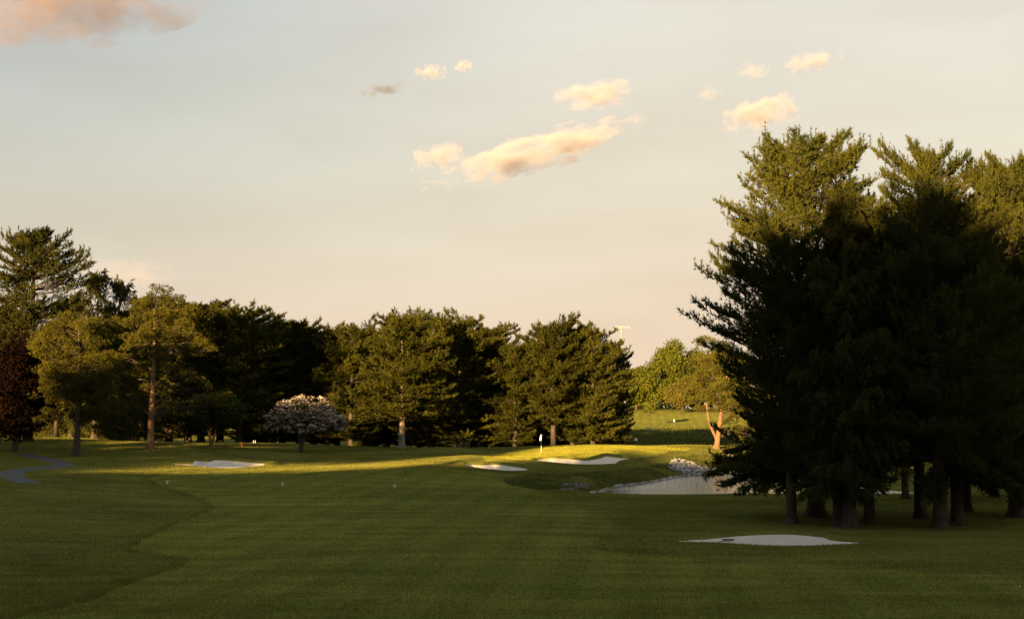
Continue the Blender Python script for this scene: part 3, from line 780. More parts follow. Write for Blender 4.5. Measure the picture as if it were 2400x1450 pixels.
PINE_N = [(0.085, 6.8), (0.15, 6.5), (0.19, 5.0), (0.24, 5.2), (0.31, 6.6), (0.40, 7.5), (0.52, 7.5), (0.62, 7.0), (0.72, 6.3), (0.82, 5.4), (0.90, 4.2), (0.95, 3.2), (1.0, 1.8)]
PINE_B = [(0.155, 4.8), (0.25, 6.4), (0.45, 6.8), (0.6, 6.4), (0.72, 5.8), (0.84, 4.9), (0.92, 3.8), (1.0, 2.0)]
near1 = make_kind(*conifer(23.0, PINE_N, 300, 11, nl=22, nt=6, nn=7, ln=0.38, wd=0.062, r0=0.42, side=(math.pi, 0.25, 0.10, 0.05), lump=0.2, var=(0.70, 0.99), whorl=(22, 0.75)), M['bark'], M['pine'])
near2 = make_kind(*conifer(23.0, PINE_B, 215, 23, nl=22, nt=6, nn=6, ln=0.40, wd=0.062, r0=0.36, lump=0.5, var=(0.72, 1.08), whorl=(20, 0.75)), M['bark'], M['pine'])
SPR = [(0.13, 2.8), (0.2, 3.4), (0.4, 3.4), (0.6, 2.9), (0.8, 2.0), (0.92, 1.1), (1.0, 0.4)]
spr1 = make_kind(*conifer(20.0, SPR, 200, 31, nl=18, nt=6, nn=7, ln=0.30, wd=0.048, r0=0.30, kind='spruce', lump=0.3, low=0.0), M['bark'], M['spruce'])

def base(px, py): p = cast(px, py); return float(p[0]), float(p[1])
G_R = 'tall pines of the grove on the right'
def ptree(kind, H, px, py, ptx, pty, name, label, group, rz, wsc=1.0, cat='tree', sink=0.05):
    x, y = base(px, py); s = top_scale(ptx, pty, x, y, kind.H)
    o = place(kind, name, x, y, label, cat, group, rz, s * wsc, s, sink=sink)
    for c_ in o.children:
        if c_.name.startswith('trunk'): c_.scale = (1.15 / wsc, 1.15 / wsc, 1)
    return o
big = ptree(near1, 23, 1912, 1211, 1925, 284, 'pine_tree', 'tallest broad pine on the right with long branches reaching over the pond', G_R, 0.0)
def low_boughs(o, spec, seed=3):
    O = np.array(o.location); sc_ = np.array(o.scale); lt = Tubes(); tri = []; r = np.random.default_rng(seed)
    for zs, px, py, dY in spec:
        tip = at(px, py, O[1] + dY) - O; a = np.array([0, 0, zs]); n_ = 9; t = np.linspace(0, 1, n_)[:, None]
        c = a * (1 - t) + tip * t; c[:, 2] += np.sin(t[:, 0] * math.pi) * 0.5 - 0.3 * t[:, 0] * (1 - t[:, 0]); lt.add(c, np.linspace(0.07, 0.012, n_), 5)
        L = np.linalg.norm(tip[:2]); d = unit(tip - a); pr = unit(np.cross(d, np.array([0, 0, 1.0])))
        for s_ in np.linspace(0.28, 1.0, 30):
            for sg in (-1, 1):
                P0 = np.array([np.interp(s_, t[:, 0], c[:, k]) for k in range(3)]); ln_ = (0.30 * L * (1.08 - s_) + 0.45) * r.uniform(0.5, 1.1)
                bd = unit(d * 0.75 + pr * sg * r.uniform(0.3, 0.9) + np.array([0, 0, r.uniform(-0.35, 0.25)]))
                T_ = P0 + bd * (ln_ * (np.arange(6) + 0.5) / 6)[:, None] + r.normal(0, 0.06, (6, 3)); T_[:, 2] -= 0.10 * ln_ * ((np.arange(6) + 0.5) / 6) ** 2
                tri.append(needles(T_, np.tile(bd, (6, 1)), 0.36, 0.06, 6, 0.5, 0.25))
    lt.V = [v / sc_ for v in lt.V]; tri = np.concatenate(tri) / sc_
    link('low_boughs', lt.mesh('low_boughs', M['bark']), o); link('bough_needles', tri_soup('bough_needles', tri, M['pine']), o)
low_boughs(big, [(3.2, 1664, 1112, -1.5), (3.0, 1700, 1136, -2.5), (3.6, 1690, 1085, 0.5), (2.9, 1745, 1150, -3.5), (3.5, 1735, 1098, -2.5), (3.0, 1790, 1148, -4.0), (4.2, 1712, 1060, -1.0), (3.1, 1725, 1128, 1.5), (3.3, 1800, 1128, 3.0), (3.0, 1835, 1150, -4.5), (4.4, 1760, 1075, -3.0), (2.8, 1980, 1150, -4.0), (3.0, 2060, 1145, -3.5)])
ptree(near2, 23, 1856, 1226, 1860, 520, 'pine_tree', 'leftmost trunk of the right grove, bare below, nearest the pond', G_R, 1.1, 0.62)
mid_ = ptree(near2, 23, 2204, 1238, 2190, 300, 'pine_tree', 'second tall pine of the right grove with an open rounded top', G_R, 2.2, 0.82)
edge_ = ptree(near1, 23, 2385, 1212, 2395, 335, 'pine_tree', 'tall pine cut by the right edge of the photo', G_R, 2.6, 0.8)
low_boughs(mid_, [(3.6, 2080, 1150, -2), (3.2, 2130, 1160, 2), (3.8, 2100, 1110, -3), (3.2, 2170, 1165, -4), (3.3, 2240, 1165, -4), (3.5, 2290, 1155, -2), (3.8, 2330, 1120, 1), (3.9, 2060, 1090, 1), (4.0, 2200, 1120, -5)], 4)
low_boughs(edge_, [(3.4, 2270, 1150, -2), (3.6, 2300, 1170, -4), (3.2, 2340, 1165, 2), (3.8, 2250, 1110, 1), (3.4, 2390, 1165, -4), (3.8, 2330, 1130, -5)], 5)
ptree(near2, 23, 2038, 1227, 2040, 470, 'pine_tree', 'pine right behind the drooping spruce, its trunk just right of it', G_R, 4.4, 0.85)
ptree(near2, 23, 2158, 1214, 2110, 430, 'pine_tree', 'slim trunk of the right grove just left of the open-topped pine', G_R, 5.3, 0.8)
ptree(near2, 23, 2244, 1230, 2290, 420, 'pine_tree', 'trunk just right of the open-topped pine in the grove', G_R, 0.5, 0.8)
ptree(near2, 23, 2266, 1200, 2300, 500, 'pine_tree', 'farther trunk between the open-topped pine and the right edge', G_R, 3.5, 0.85)
ptree(spr1, 20, 1994, 1237, 1955, 425, 'spruce_tree', 'drooping dark spruce in front of the tallest pine on the right', None, 0.3, 1.0)
ptree(spr1, 20, 1966, 1232, 1990, 560, 'spruce_tree', 'second drooping spruce trunk touching the grey spruce trunk', None, 2.0, 0.95)
for k_, (px, Y, pty) in enumerate(((2120, 98, 640), (2330, 100, 560), (2480, 92, 420), (1990, 97, 700))):
    p = at(px, 1100, Y); s = top_scale(px, pty, p[0], p[1], near2.H)
    place(near2, 'pine_tree', p[0], p[1], ['dark pine deep in the right grove, behind the others', 'dark pine deep in the grove near the right edge', 'pine beyond the right edge of the photo', 'dark pine hidden behind the tallest pine and the spruce'][k_], 'tree', G_R, k_ * 1.7, s, s)

# middle row
MID_A = [(0.035, 4.6), (0.2, 5.6), (0.4, 5.6), (0.6, 5.4), (0.78, 5.0), (0.9, 4.2), (1.0, 2.6)]
MID_B = [(0.06, 4.4), (0.3, 5.8), (0.5, 5.6), (0.7, 5.2), (0.85, 4.7), (0.94, 3.8), (1.0, 2.4)]
MID_C = [(0.20, 4.0), (0.35, 5.4), (0.6, 5.8), (0.78, 5.4), (0.9, 4.6), (1.0, 3.0)]
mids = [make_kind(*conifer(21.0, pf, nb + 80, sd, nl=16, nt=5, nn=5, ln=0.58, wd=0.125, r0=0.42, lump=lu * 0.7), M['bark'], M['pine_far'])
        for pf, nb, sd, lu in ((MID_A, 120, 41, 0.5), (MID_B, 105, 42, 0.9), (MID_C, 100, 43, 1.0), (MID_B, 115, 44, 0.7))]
midgrey = Kind(); midgrey.trunk = mids[1].trunk.copy(); midgrey.trunk.materials[0] = M['bark_grey']; midgrey.limbs = mids[1].limbs; midgrey.crown = mids[2].crown; midgrey.H = mids[2].H; midgrey.limbs = mids[2].limbs
G_M = 'row of pines behind the green and the fairway'
mid = [ # px, Y, top px, top py, kind, rot, width, label
    (470, 196, 470, 686, 3, 0.4, 1.0, 'rounded pine top between the tall forked-branch pine and the wide treetops'),
    (560, 194, 556, 698, 0, 1.4, 1.05, 'pine whose flat top stands left of the gap above the blossoming dogwood'),
    (640, 203, 640, 738, 1, 2.0, 0.95, 'low dark pine above the left side of the blossoming dogwood'),
    (700, 205, 695, 722, 2, 3.0, 0.8, 'pine with a narrow pointed top right above the dogwood'),
    (765, 204, 765, 757, 3, 4.0, 0.9, 'lower pine above the right side of the dogwood'),
    (822, 200, 818, 730, 1, 5.0, 0.85, 'pine with a knobby top left of the broad domed pine'),
    (1008, 196, 1012, 722, 3, 2.2, 0.65, 'narrow pine top squeezed right of the domed pine'),
    (1078, 192, 1065, 708, 1, 0.9, 1.0, 'pine with the twin-knobbed top right of the domed pine'),
    (1150, 196, 1150, 752, 0, 2.7, 0.8, 'pine with a ragged top left of the dip in the tree row'),
    (1207, 190, 1205, 780, 1, 3.9, 0.9, 'lowest pine of the row, at the dip left of the flag'),
    (1297, 190, 1290, 728, 2, 5.2, 0.85, 'pine standing behind the flag with an orange lit trunk foot'),
    (1342, 194, 1350, 745, 3, 0.2, 0.8, 'pine just right of the one behind the flag'),
    (1390, 192, 1402, 738, 1, 1.2, 0.85, 'pine above the long bunker with a dense round top'),
    (1432, 198, 1450, 790, 0, 2.9, 0.7, 'last pine at the right end of the row with side branches over the meadow'),
]
for px, Y, tx, ty, k, rz, wsc, lb in mid:
    p = at(px, 1045, Y); s = top_scale(tx, ty, p[0], p[1], mids[k].H)
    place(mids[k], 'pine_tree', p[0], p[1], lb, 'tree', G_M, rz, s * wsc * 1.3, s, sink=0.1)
x, y = base(942, 1049.5); s = top_scale(945, 706, x, y, mids[2].H)
place(midgrey, 'pine_tree', x, y, 'broad domed pine with a long pale bare trunk in the middle of the row', 'tree', G_M, 1.0, s * 1.2, s)
# darker second row closing the gaps
SECOND = ['dark pine behind the right shoulder of the tall pine with bright arms', 'dark pine filling the gap right of the tall pine with bright arms', 'shaded pine between the rounded top and the flat top pines',
    'shaded pine behind the flat topped pine', 'shaded pine behind the upper left of the dogwood', 'shaded pine directly behind the middle of the dogwood', 'shaded pine behind the right edge of the dogwood',
    'shaded pine left of the domed pine', 'shaded pine hidden behind the domed pine', 'shaded pine behind the narrow top right of the dome', 'shaded pine behind the ragged topped pine',
    'low shaded pine closing the dip in the tree row', 'low shaded pine behind the flag pine, left side', 'low shaded pine behind the long bunker pines', 'dark pine behind the twin spruces, right side',
    'dark pine behind the pointed spruces', 'dark pine behind the round-headed yellow pine', 'dark pine behind the tallest left conifer', 'dark pine beyond the left edge of the photo']
for i, (px, Y, ty) in enumerate(((395, 200, 688), (440, 208, 690), (515, 210, 700), (600, 212, 734), (662, 214, 744), (735, 215, 752), (790, 216, 738), (868, 214, 752), (905, 214, 740), (985, 212, 748), (1110, 211, 735),
                                  (1180, 210, 790), (1250, 208, 790), (1335, 209, 760), (300, 205, 690), (230, 205, 740), (150, 205, 740), (60, 205, 720), (-40, 200, 700))):
    p = at(px, 1040, Y); s = top_scale(px, ty, p[0], p[1], mids[i % 4].H)
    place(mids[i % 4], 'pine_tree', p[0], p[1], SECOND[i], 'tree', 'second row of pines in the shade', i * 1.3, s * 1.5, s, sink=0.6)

# left group
LSP = [(0.08, 5.0), (0.25, 6.4), (0.45, 6.8), (0.62, 6.8), (0.74, 6.2), (0.84, 5.2), (0.92, 4.0), (1.0, 1.6)]
lsp = make_kind(*conifer(26.0, LSP, 300, 51, nl=17, nt=5, nn=6, ln=0.48, wd=0.10, r0=0.5, kind='pine', lump=0.5, low=0.05, drop=0.10, var=(0.7, 1.1), side=(0.0, 0.5, 0.78, 0.03)), M['bark'], M['spruce'])
p = at(65, 1040, 152); s = top_scale(68, 522, p[0], p[1], lsp.H)
place(lsp, 'spruce_tree', p[0], p[1], 'tallest conifer at the left edge with open uneven branches', 'tree', None, 0.0, s * 1.02, s)
DSP = [(0.05, 4.8), (0.3, 4.6), (0.5, 4.2), (0.7, 3.8), (0.85, 3.2), (0.94, 2.4), (1.0, 1.4)]
dsp = make_kind(*conifer(22.0, DSP, 190, 52, nl=15, nt=5, nn=6, ln=0.42, wd=0.08, r0=0.4, kind='spruce', lump=0.4, low=0.0), M['bark'], M['spruce'])
for px, Y, ty, lb, w_ in ((222, 168, 626, 'dark pointed spruce just right of the tallest left conifer', 1.0), (272, 172, 642, 'dark twin spruce right beside the pointed one', 0.9), (165, 175, 690, 'dark spruce behind the yellow-lit round pine', 1.1), (318, 180, 680, 'low dark spruce tip left of the tall forked-branch pine', 1.0)):
    p = at(px, 1035, Y); s = top_scale(px, ty, p[0], p[1], dsp.H)
    place(dsp, 'spruce_tree', p[0], p[1], lb, 'tree', 'dark spruces on the left', px * 0.1, s * w_, s)

def tube_to(T, a, b, r0, r1, sag=0.15, n=7, wig=0.1):
    a = np.asarray(a, float); b = np.asarray(b, float); t = np.linspace(0, 1, n)[:, None]
    L = np.linalg.norm(b - a); c = a * (1 - t) + b * t; c[:, 2] += (np.sin(t[:, 0] * math.pi) * sag * L)
    c += np.sin(t * 7 + rng.uniform(0, 6, 3)) * wig * np.sin(t * math.pi) * L * 0.3
    T.add(c, np.linspace(r0, r1, n), 6)
def puffs(C, R, n_per_m2, ln, wd, nn, flat=0.55, spread=0.6, up=0.5, shell=0.35):
    out = []
    for c, r in zip(C, R):
        n = max(6, int(n_per_m2 * 12.5 * r * r * (0.4 + 0.6 * flat)))
        d = unit(rng.normal(0, 1, (n, 3))); rad = r * (1 - shell * rng.random(n) ** 1.3) * (1 + 0.22 * np.sin(d[:, 0] * 5 + c[0] * 3) * np.sin(d[:, 1] * 6 + c[2] * 2) + 0.12 * np.sin(d[:, 2] * 9 + c[1]))
        p = c + d * rad[:, None] * np.array([1, 1, flat]); out.append(needles(p, unit(d + np.array([0, 0, 0.2])), ln, wd, nn, spread, up))
    return np.concatenate(out)
def puff_tree(name, label, bx, by, pf, H, r0, mat_c, mat_b, ln=0.35, wd=0.05, dens=5, nn=4, flat=0.5, fillers=2, trunk_top=None, lower=None, group=None, twig=True):
    """pf: list of (px, py, dY, r): needle pads standing where the photo shows them"""
    z0 = hz(bx, by); O = np.array([bx, by, z0])
    t = Tubes(); pts_, r_, fl = trunk_tube(H, r0, lean=trunk_top or (0, 0), seed=int(abs(bx) * 10)); t.add(pts_, r_, 14, fl)
    C = []; R = []; lt = Tubes()
    for px, py, dY, r in pf:
        c = at(px, py, by + dY) - O; C.append(c); R.append(r)
        zt = max(1.5, min(H * 0.95, c[2] - 0.25 * math.hypot(c[0], c[1]) - 0.2)); a = [np.interp(zt, pts_[:, 2], pts_[:, 0]), np.interp(zt, pts_[:, 2], pts_[:, 1]), zt]
        L = np.linalg.norm(c - np.array(a)); tube_to(lt, a, c, 0.025 + 0.010 * L, 0.02, 0.06)
        for j in range(fillers):
            c2 = c + rng.normal(0, r * 0.75, 3) * np.array([1, 1, 0.5]); C.append(c2); R.append(r * rng.uniform(0.45, 0.75))
            tube_to(lt, a * np.array(0.5) + c * 0.5, c2, 0.03, 0.015, 0.05, 4)
    tri = puffs(np.array(C), np.array(R), dens, ln, wd, nn, flat)
    o = empty(name, (bx, by, z0), label, 'tree', group)
    link('trunk', t.mesh('trunk', mat_b), o); link('limbs', lt.mesh('limbs', M['bark']), o); link('crown', tri_soup('crown', tri, mat_c), o)
    return o
# round yellow-lit pine
x, y = base(179, 1069)
pf = []
for i in range(58):
    a = rng.uniform(0, 6.28); r = math.sqrt(rng.random()); px = 175 + 92 * r * math.cos(a); py = 842 + 100 * r * math.sin(a)
    pf.append((px, py, rng.uniform(-2.2, 2.2), rng.uniform(0.7, 1.2)))
pf += [(150, 745, 0, 0.9), (180, 752, 0, 0.9), (210, 770, 0, 1), (120, 770, 0, 0.9), (235, 800, 0, 1), (100, 800, -0.5, 0.8), (250, 860, 0, 1), (230, 920, 1, 1), (130, 930, 1, 1), (260, 960, 1, 0.9), (200, 975, 1, 0.8)] + [(float(rng.uniform(105, 275)), float(rng.uniform(900, 985)), float(rng.uniform(-2, 3)), 0.9) for _ in range(14)]
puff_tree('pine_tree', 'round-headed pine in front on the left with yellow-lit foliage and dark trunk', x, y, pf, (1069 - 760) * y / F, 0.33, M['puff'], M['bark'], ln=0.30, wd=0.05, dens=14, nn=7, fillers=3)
# tall pine with long lit arms to the right
x, y = base(353, 1053)
pf = [(375, 690, 0, 1.3), (350, 705, 1, 1.2), (405, 705, 0, 1.2), (330, 730, 0.5, 1.2), (380, 735, -1, 1.2), (420, 740, 0, 1.1), (310, 755, 0, 1.0), (350, 770, -1, 1.3), (400, 780, 0, 1.2),
      (440, 765, -0.5, 1.0), (470, 800, -1, 0.9), (495, 815, -1, 0.6), (445, 815, -1, 0.9), (320, 800, 1, 1.2), (355, 820, -1.2, 1.2), (300, 790, 0.5, 0.9), (340, 860, 1, 1.2), (385, 840, 1, 1.1),
      (415, 862, -2, 0.8), (440, 878, -2, 0.85), (465, 890, -2.2, 0.8), (482, 905, -2.2, 0.7), (500, 930, -2.5, 0.7), (518, 938, -2.5, 0.6), (535, 925, -2.3, 0.5), (430, 720, 1, 1.1), (300, 880, 1.5, 1.2), (330, 910, 2, 1.3), (380, 905, 2, 1.1), (300, 950, 2, 1.2), (400, 950, 2.5, 1.1), (280, 840, 2, 1.1)]
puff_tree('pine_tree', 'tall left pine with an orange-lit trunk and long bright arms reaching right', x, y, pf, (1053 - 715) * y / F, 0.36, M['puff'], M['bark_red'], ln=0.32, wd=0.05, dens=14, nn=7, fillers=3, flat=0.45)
# two-stemmed pine by the green
x, y = base(1679, 1050)
pf = [(1655, 800, 3, 1.5), (1690, 830, 3, 1.5), (1640, 850, 3, 1.6), (1700, 870, 3, 1.6), (1650, 900, 2, 1.4), (1730, 910, 2, 1.6), (1690, 930, 3, 1.5), (1620, 890, 3, 1.2), (1625, 935, 2, 0.9), (1640, 955, 1, 0.8),
      (1740, 960, 2, 1.5), (1715, 985, 3, 1.1), (1735, 1005, 2, 1.0), (1770, 1000, 2, 1.3), (1780, 940, 2, 1.5), (1725, 1022, 2, 0.7), (1800, 1020, 2, 1.0), (1690, 950, 1, 1.0), (1760, 860, 3, 1.8), (1600, 905, 2, 0.7), (1650, 925, -0.6, 1.0), (1672, 940, -0.8, 1.1), (1700, 952, -0.6, 1.0), (1640, 880, -0.5, 1.2), (1690, 905, -0.5, 1.3), (1630, 912, 0, 1.0), (1750, 930, -0.5, 1.5), (1730, 970, -0.5, 1.1), (1665, 860, -0.5, 1.3), (1690, 958, -1.0, 0.8), (1682, 938, -1.0, 0.9), (1704, 925, -1.0, 1.0), (1694, 895, -1.0, 1.0), (1712, 945, -1.0, 0.9), (1690, 870, -1.0, 1.1)]
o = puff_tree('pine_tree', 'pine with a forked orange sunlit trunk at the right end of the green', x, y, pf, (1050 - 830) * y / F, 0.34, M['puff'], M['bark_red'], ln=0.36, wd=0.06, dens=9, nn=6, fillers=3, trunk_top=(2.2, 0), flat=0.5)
t = Tubes(); z0 = hz(x, y)
fk = [np.array(at(px, py, y)) - np.array([x, y, z0]) for px, py in ((1677, 1022), (1668, 1005), (1661, 985), (1658, 962))]
t.add([fk[0] + np.array([0.1, 0, -0.4])] + fk + [fk[-1] + np.array([-0.1, 0.2, 1.2])], [0.22, 0.22, 0.19, 0.16, 0.15, 0.10], 10)
for (a, b) in (((1684, 1000), (1706, 996)), ((1684, 1012), (1712, 1008)), ((1683, 980), (1697, 978))):
    t.add([np.array(at(*a, y)) - np.array([x, y, z0]), np.array(at((a[0] + b[0]) / 2, (a[1] + b[1]) / 2 + 2, y)) - np.array([x, y, z0]), np.array(at(*b, y)) - np.array([x, y, z0])], [0.07, 0.05, 0.03], 6)
link('second_stem', t.mesh('second_stem', M['bark_red']), o)

def leaf_tree(lobes, n, size, mat, seed, flatten=0.8, shell=0.5, horizontal=0.0, aspect=0.7):
    """lobes (k,4) local centre + radius -> quads"""
    r = np.random.default_rng(seed); lobes = np.asarray(lobes, float)
    wgt = lobes[:, 3] ** 2; idx = r.choice(len(lobes), n, p=wgt / wgt.sum()); d = unit(r.normal(0, 1, (n, 3)))
    # sub-lumps on each lobe so that light and dark clumps form
    lump = 1 + 0.22 * np.sin(d[:, 0] * 6 + idx * 1.7) * np.sin(d[:, 2] * 7 + idx) + 0.18 * np.sin(d[:, 1] * 9 + idx * 2.1)
    rad = lobes[idx, 3] * lump * (1 - shell * r.random(n) ** 1.6)
    p = lobes[idx, :3] + d * rad[:, None] * np.array([1, 1, flatten])
    nrm = unit(d * 0.6 + r.normal(0, 0.7, (n, 3)) + np.array([0, 0, 0.3 + horizontal * 4]))
    a = unit(np.cross(nrm, r.normal(0, 1, (n, 3)))); b = np.cross(nrm, a); s = (size * r.uniform(0.6, 1.3, n))[:, None]
    return np.stack([p - a * s, p - b * s * aspect, p + a * s, p + b * s * aspect], 1)
def lobes_ellipsoid(c, rx, ry, rz, n, r0, r1, seed, bottom=-0.6):
    r = np.random.default_rng(seed); L = []
    for i in range(n):
        d = unit(r.normal(0, 1, 3)); d[2] = max(d[2], bottom); q = r.uniform(0.55, 0.95)
        L.append((c[0] + d[0] * rx * q, c[1] + d[1] * ry * q, c[2] + d[2] * rz * q, r.uniform(r0, r1)))
    return L
def broadleaf(name, label, x, y, H, W_, nle, size, mat, bmat, seed, trunk_h=0.22, lob=26, group=None, cat='tree', r0=None, z=None, bottom=-0.6, shape=1.0, stems=1):
    z0 = hz(x, y) if z is None else z; c = (0, 0, H * (1 + trunk_h) / 2); rz_ = H * (1 - trunk_h) / 2
    L = lobes_ellipsoid(c, W_ / 2 * 0.8, W_ / 2 * 0.8, rz_ * 0.85, lob, W_ * 0.10, W_ * 0.19, seed, bottom)
    q = leaf_tree(L, nle, size, mat, seed)
    o = empty(name, (x, y, z0), label, cat, group); t = Tubes(); r0 = r0 or H * 0.022
    lt = Tubes(); rr = np.random.default_rng(seed)
    for s_ in range(stems):
        an = s_ * 6.28 / stems + 0.5; off = np.array([math.cos(an), math.sin(an)]) * (0 if stems == 1 else 0.12 * H)
        zz = np.array([-0.2, 0, 0.15, 0.5, 0.25 * H, 0.5 * H, 0.8 * H]); fr = np.clip(zz / (0.5 * H), 0, 1)
        t.add(np.stack([off[0] * fr, off[1] * fr, zz], 1), r0 * np.array([1.7, 1.6, 1.25, 1.05, 0.8, 0.5, 0.15]) / (1 if stems == 1 else 1.4), 10)
    for l in L[:18]:
        zz = max(H * trunk_h * 0.8, l[2] * 0.6); tube_to(lt, (0, 0, zz), l[:3], r0 * 0.4, 0.03, 0.05, 5)
    link('trunk', t.mesh('trunk', bmat), o); link('limbs', lt.mesh('limbs', bmat), o); link('crown', quad_soup('crown', q, mat), o)
    return o
# copper beech at the left edge
p = at(35, 1052, 138)
broadleaf('beech_tree', 'dark copper-leaved tree at the left edge, its crown hanging to the ground', p[0], p[1], 13.2, 10.5, 26000, 0.16, M['beech'], M['bark'], 61, trunk_h=0.04, lob=40, bottom=-0.95)
# slim leaning sunlit trunk beside it
p = at(131, 1023, 168)
place(mids[2], 'pine_tree', p[0], p[1], 'pine with a slim sunlit trunk beside the copper-leaved tree', 'tree', None, 2.0, 0.62, 0.62)
# small vase-shaped tree
x, y = base(475, 1048)
broadleaf('small_tree', 'small spreading tree with forked orange stems left of the dogwood', x + 1.0, y, 6.6, 8.6, 16000, 0.15, M['leaf_dark'], M['bark_red'], 62, trunk_h=0.28, lob=24, r0=0.20, stems=3, bottom=-0.3)
# dogwood: layered flat sprays of blossom
x, y = base(705, 1060)
z0 = hz(x, y); L = []; rr = np.random.default_rng(64)
for i in range(330):
    u_ = rr.uniform(-1, 1); v_ = rr.uniform(0, 1); hmax = 6.9 * (1 - 0.42 * abs(u_) ** 2.2); hmin = 2.2 + 0.5 * abs(u_)
    L.append((0.55 + u_ * 4.9 * rr.uniform(0.85, 1.0), rr.uniform(-1, 1) * 4.2 * math.sqrt(max(0.05, 1 - u_ * u_)), hmin + (hmax - hmin) * v_, rr.uniform(0.3, 0.65)))
ql = leaf_tree(L, 17000, 0.10, None, 65, flatten=0.5, shell=1.0, horizontal=0.4)
L2 = [(a, b, c_ + 0.12, r_) for a, b, c_, r_ in L if rr.random() < 0.92]
qf = leaf_tree(L2, 9500, 0.085, None, 66, flatten=0.5, shell=1.0, horizontal=0.25, aspect=1.0)
o = empty('dogwood_tree', (x, y, z0), 'wide flowering dogwood covered in pinkish white blossom before the dark pines', 'tree')
t = Tubes(); lt = Tubes()
for s_, (ax, az_) in enumerate(((-0.5, 3.6), (0.3, 4.2), (0.9, 3.4))):
    t.add([(0, 0, -0.2), (0, 0, 0.1), (ax * 0.15, 0, 0.9), (ax * 0.6, 0.1, 2.0), (ax, 0.1, az_)], [0.30, 0.25, 0.18, 0.14, 0.07], 10)
for l in L[:70]: tube_to(lt, (l[0] * 0.12, l[1] * 0.12, 1.4 + 0.25 * l[2]), l[:3], 0.035, 0.01, 0.10, 5)
link('trunk', t.mesh('trunk', M['bark']), o); link('limbs', lt.mesh('limbs', M['bark']), o)
link('crown', quad_soup('crown', ql, M['leaf_dark']), o); link('blossom', quad_soup('blossom', qf, M['flower']), o)

# far trees beyond the lit slope
def far_tree(px, pyb, Y, ptop, wpx, mat, label, name='broadleaf_tree', seed=0, size=0.42, n=9000, trunk_h=0.12, lob=26, group='trees beyond the sunlit slope', cat='tree', bottom=-0.7):
    p = at(px, pyb, Y); z0 = hz(p[0], p[1]); H = at(px, ptop, Y)[2] - z0; W_ = wpx * Y / F
    return broadleaf(name, label, p[0], p[1], H, W_, n, size, mat, M['bark'], seed, trunk_h, lob, group, cat, bottom=bottom)
far_tree(1535, 965, 445, 846, 140, M['leaf'], 'bright yellow-green tree just right of the pine row', seed=71, size=0.36, n=14000)
far_tree(1600, 965, 455, 792, 190, M['leaf'], 'tallest green leafy tree beyond the sunlit slope', seed=72, n=22000, size=0.36)
far_tree(1668, 965, 450, 785, 200, M['leaf_dark'], 'leafy tree beyond the slope, half behind the big pine', seed=73, n=20000, size=0.36)
far_tree(1710, 965, 445, 835, 130, M['leaf'], 'leafy tree beyond the slope seen through the big pine', seed=74)
far_tree(1492, 968, 450, 862, 140, M['leaf'], 'leafy tree beyond the slope showing past the last row pine', seed=75)
far_tree(1440, 968, 455, 870, 120, M['leaf_dark'], 'leafy tree beyond the slope hidden by the pine row', seed=76)
far_tree(1592, 964, 425, 895, 72, M['juniper'], 'rounded olive bush at the top of the sunlit slope', 'juniper_bush', 77, 0.30, 9000, 0.02, 30, None, 'bush', -1.0)
far_tree(1640, 966, 428, 905, 60, M['leaf_dark'], 'dark bush right of the rounded olive bush', 'bush', 79, 0.30, 5000, 0.02, 20, None, 'bush', -1.0)
far_tree(1522, 990, 372, 940, 36, M['leaf'], 'small young tree with a thin orange trunk on the slope', 'young_tree', 78, 0.22, 3500, 0.40, 12, None, 'tree', -0.6)
for i, (px, Y, ty, w_) in enumerate(((1800, 250, 930, 150), (1900, 230, 960, 150), (1990, 260, 930, 170), (2080, 210, 985, 170), (2180, 250, 940, 190), (2290, 215, 960, 170), (2390, 240, 940, 190), (2470, 200, 900, 190), (2130, 165, 1060, 110), (2330, 150, 1055, 130), (2010, 190, 1060, 110))):
    p = at(px, 1040, Y); z0 = hz(p[0], p[1]); H = at(px, ty, Y)[2] - z0
    broadleaf('broadleaf_tree', 'sunlit leafy tree beyond the pond, glimpsed between the trunks of the grove', p[0], p[1], H, w_ * Y / F, 7000, 0.26, M['leaf'], M['bark_red'], 80 + i, 0.12, 22, 'leafy trees beyond the pond')
# woods closing the horizon
wood = []
rr = np.random.default_rng(99)
bushes = []
for i in range(150):
    X = rr.uniform(-330, 420); Y = rr.uniform(470, 620)
    bushes.append((X, Y, hz(X, Y) + 5 + rr.uniform(-1, 3), rr.uniform(5, 8)))
q = leaf_tree([b for b in bushes], 60000, 0.9, None, 98, flatten=1.3)
props(link('far_woods', quad_soup('far_woods', q, M['leaf_dark'])), 'distant band of woods closing the view behind the pines', 'woods', kind='stuff')
# low shrubs in the shade on the left
for i, (px, py, Y, w_, h_) in enumerate(((160, 1026, 186, 60, 28), (215, 1028, 188, 50, 24), (275, 1030, 190, 60, 26), (600, 1030, 205, 70, 24), (845, 1040, 200, 50, 18))):
    p = at(px, py, Y); broadleaf('shrub', ['low shrub beside the slim sunlit trunk', 'low shrub behind the dark trunk of the round-headed pine', 'low shrub left of the tall pine with bright arms', 'low shrub in the shade left of the dogwood', 'low shrub in the shade right of the dogwood'][i], p[0], p[1], h_ * Y / F, w_ * Y / F, 3500, 0.12, M['leaf'], M['bark'], 120 + i, 0.02, 16, 'shrubs in the shade under the pines', 'shrub', bottom=-1.0)

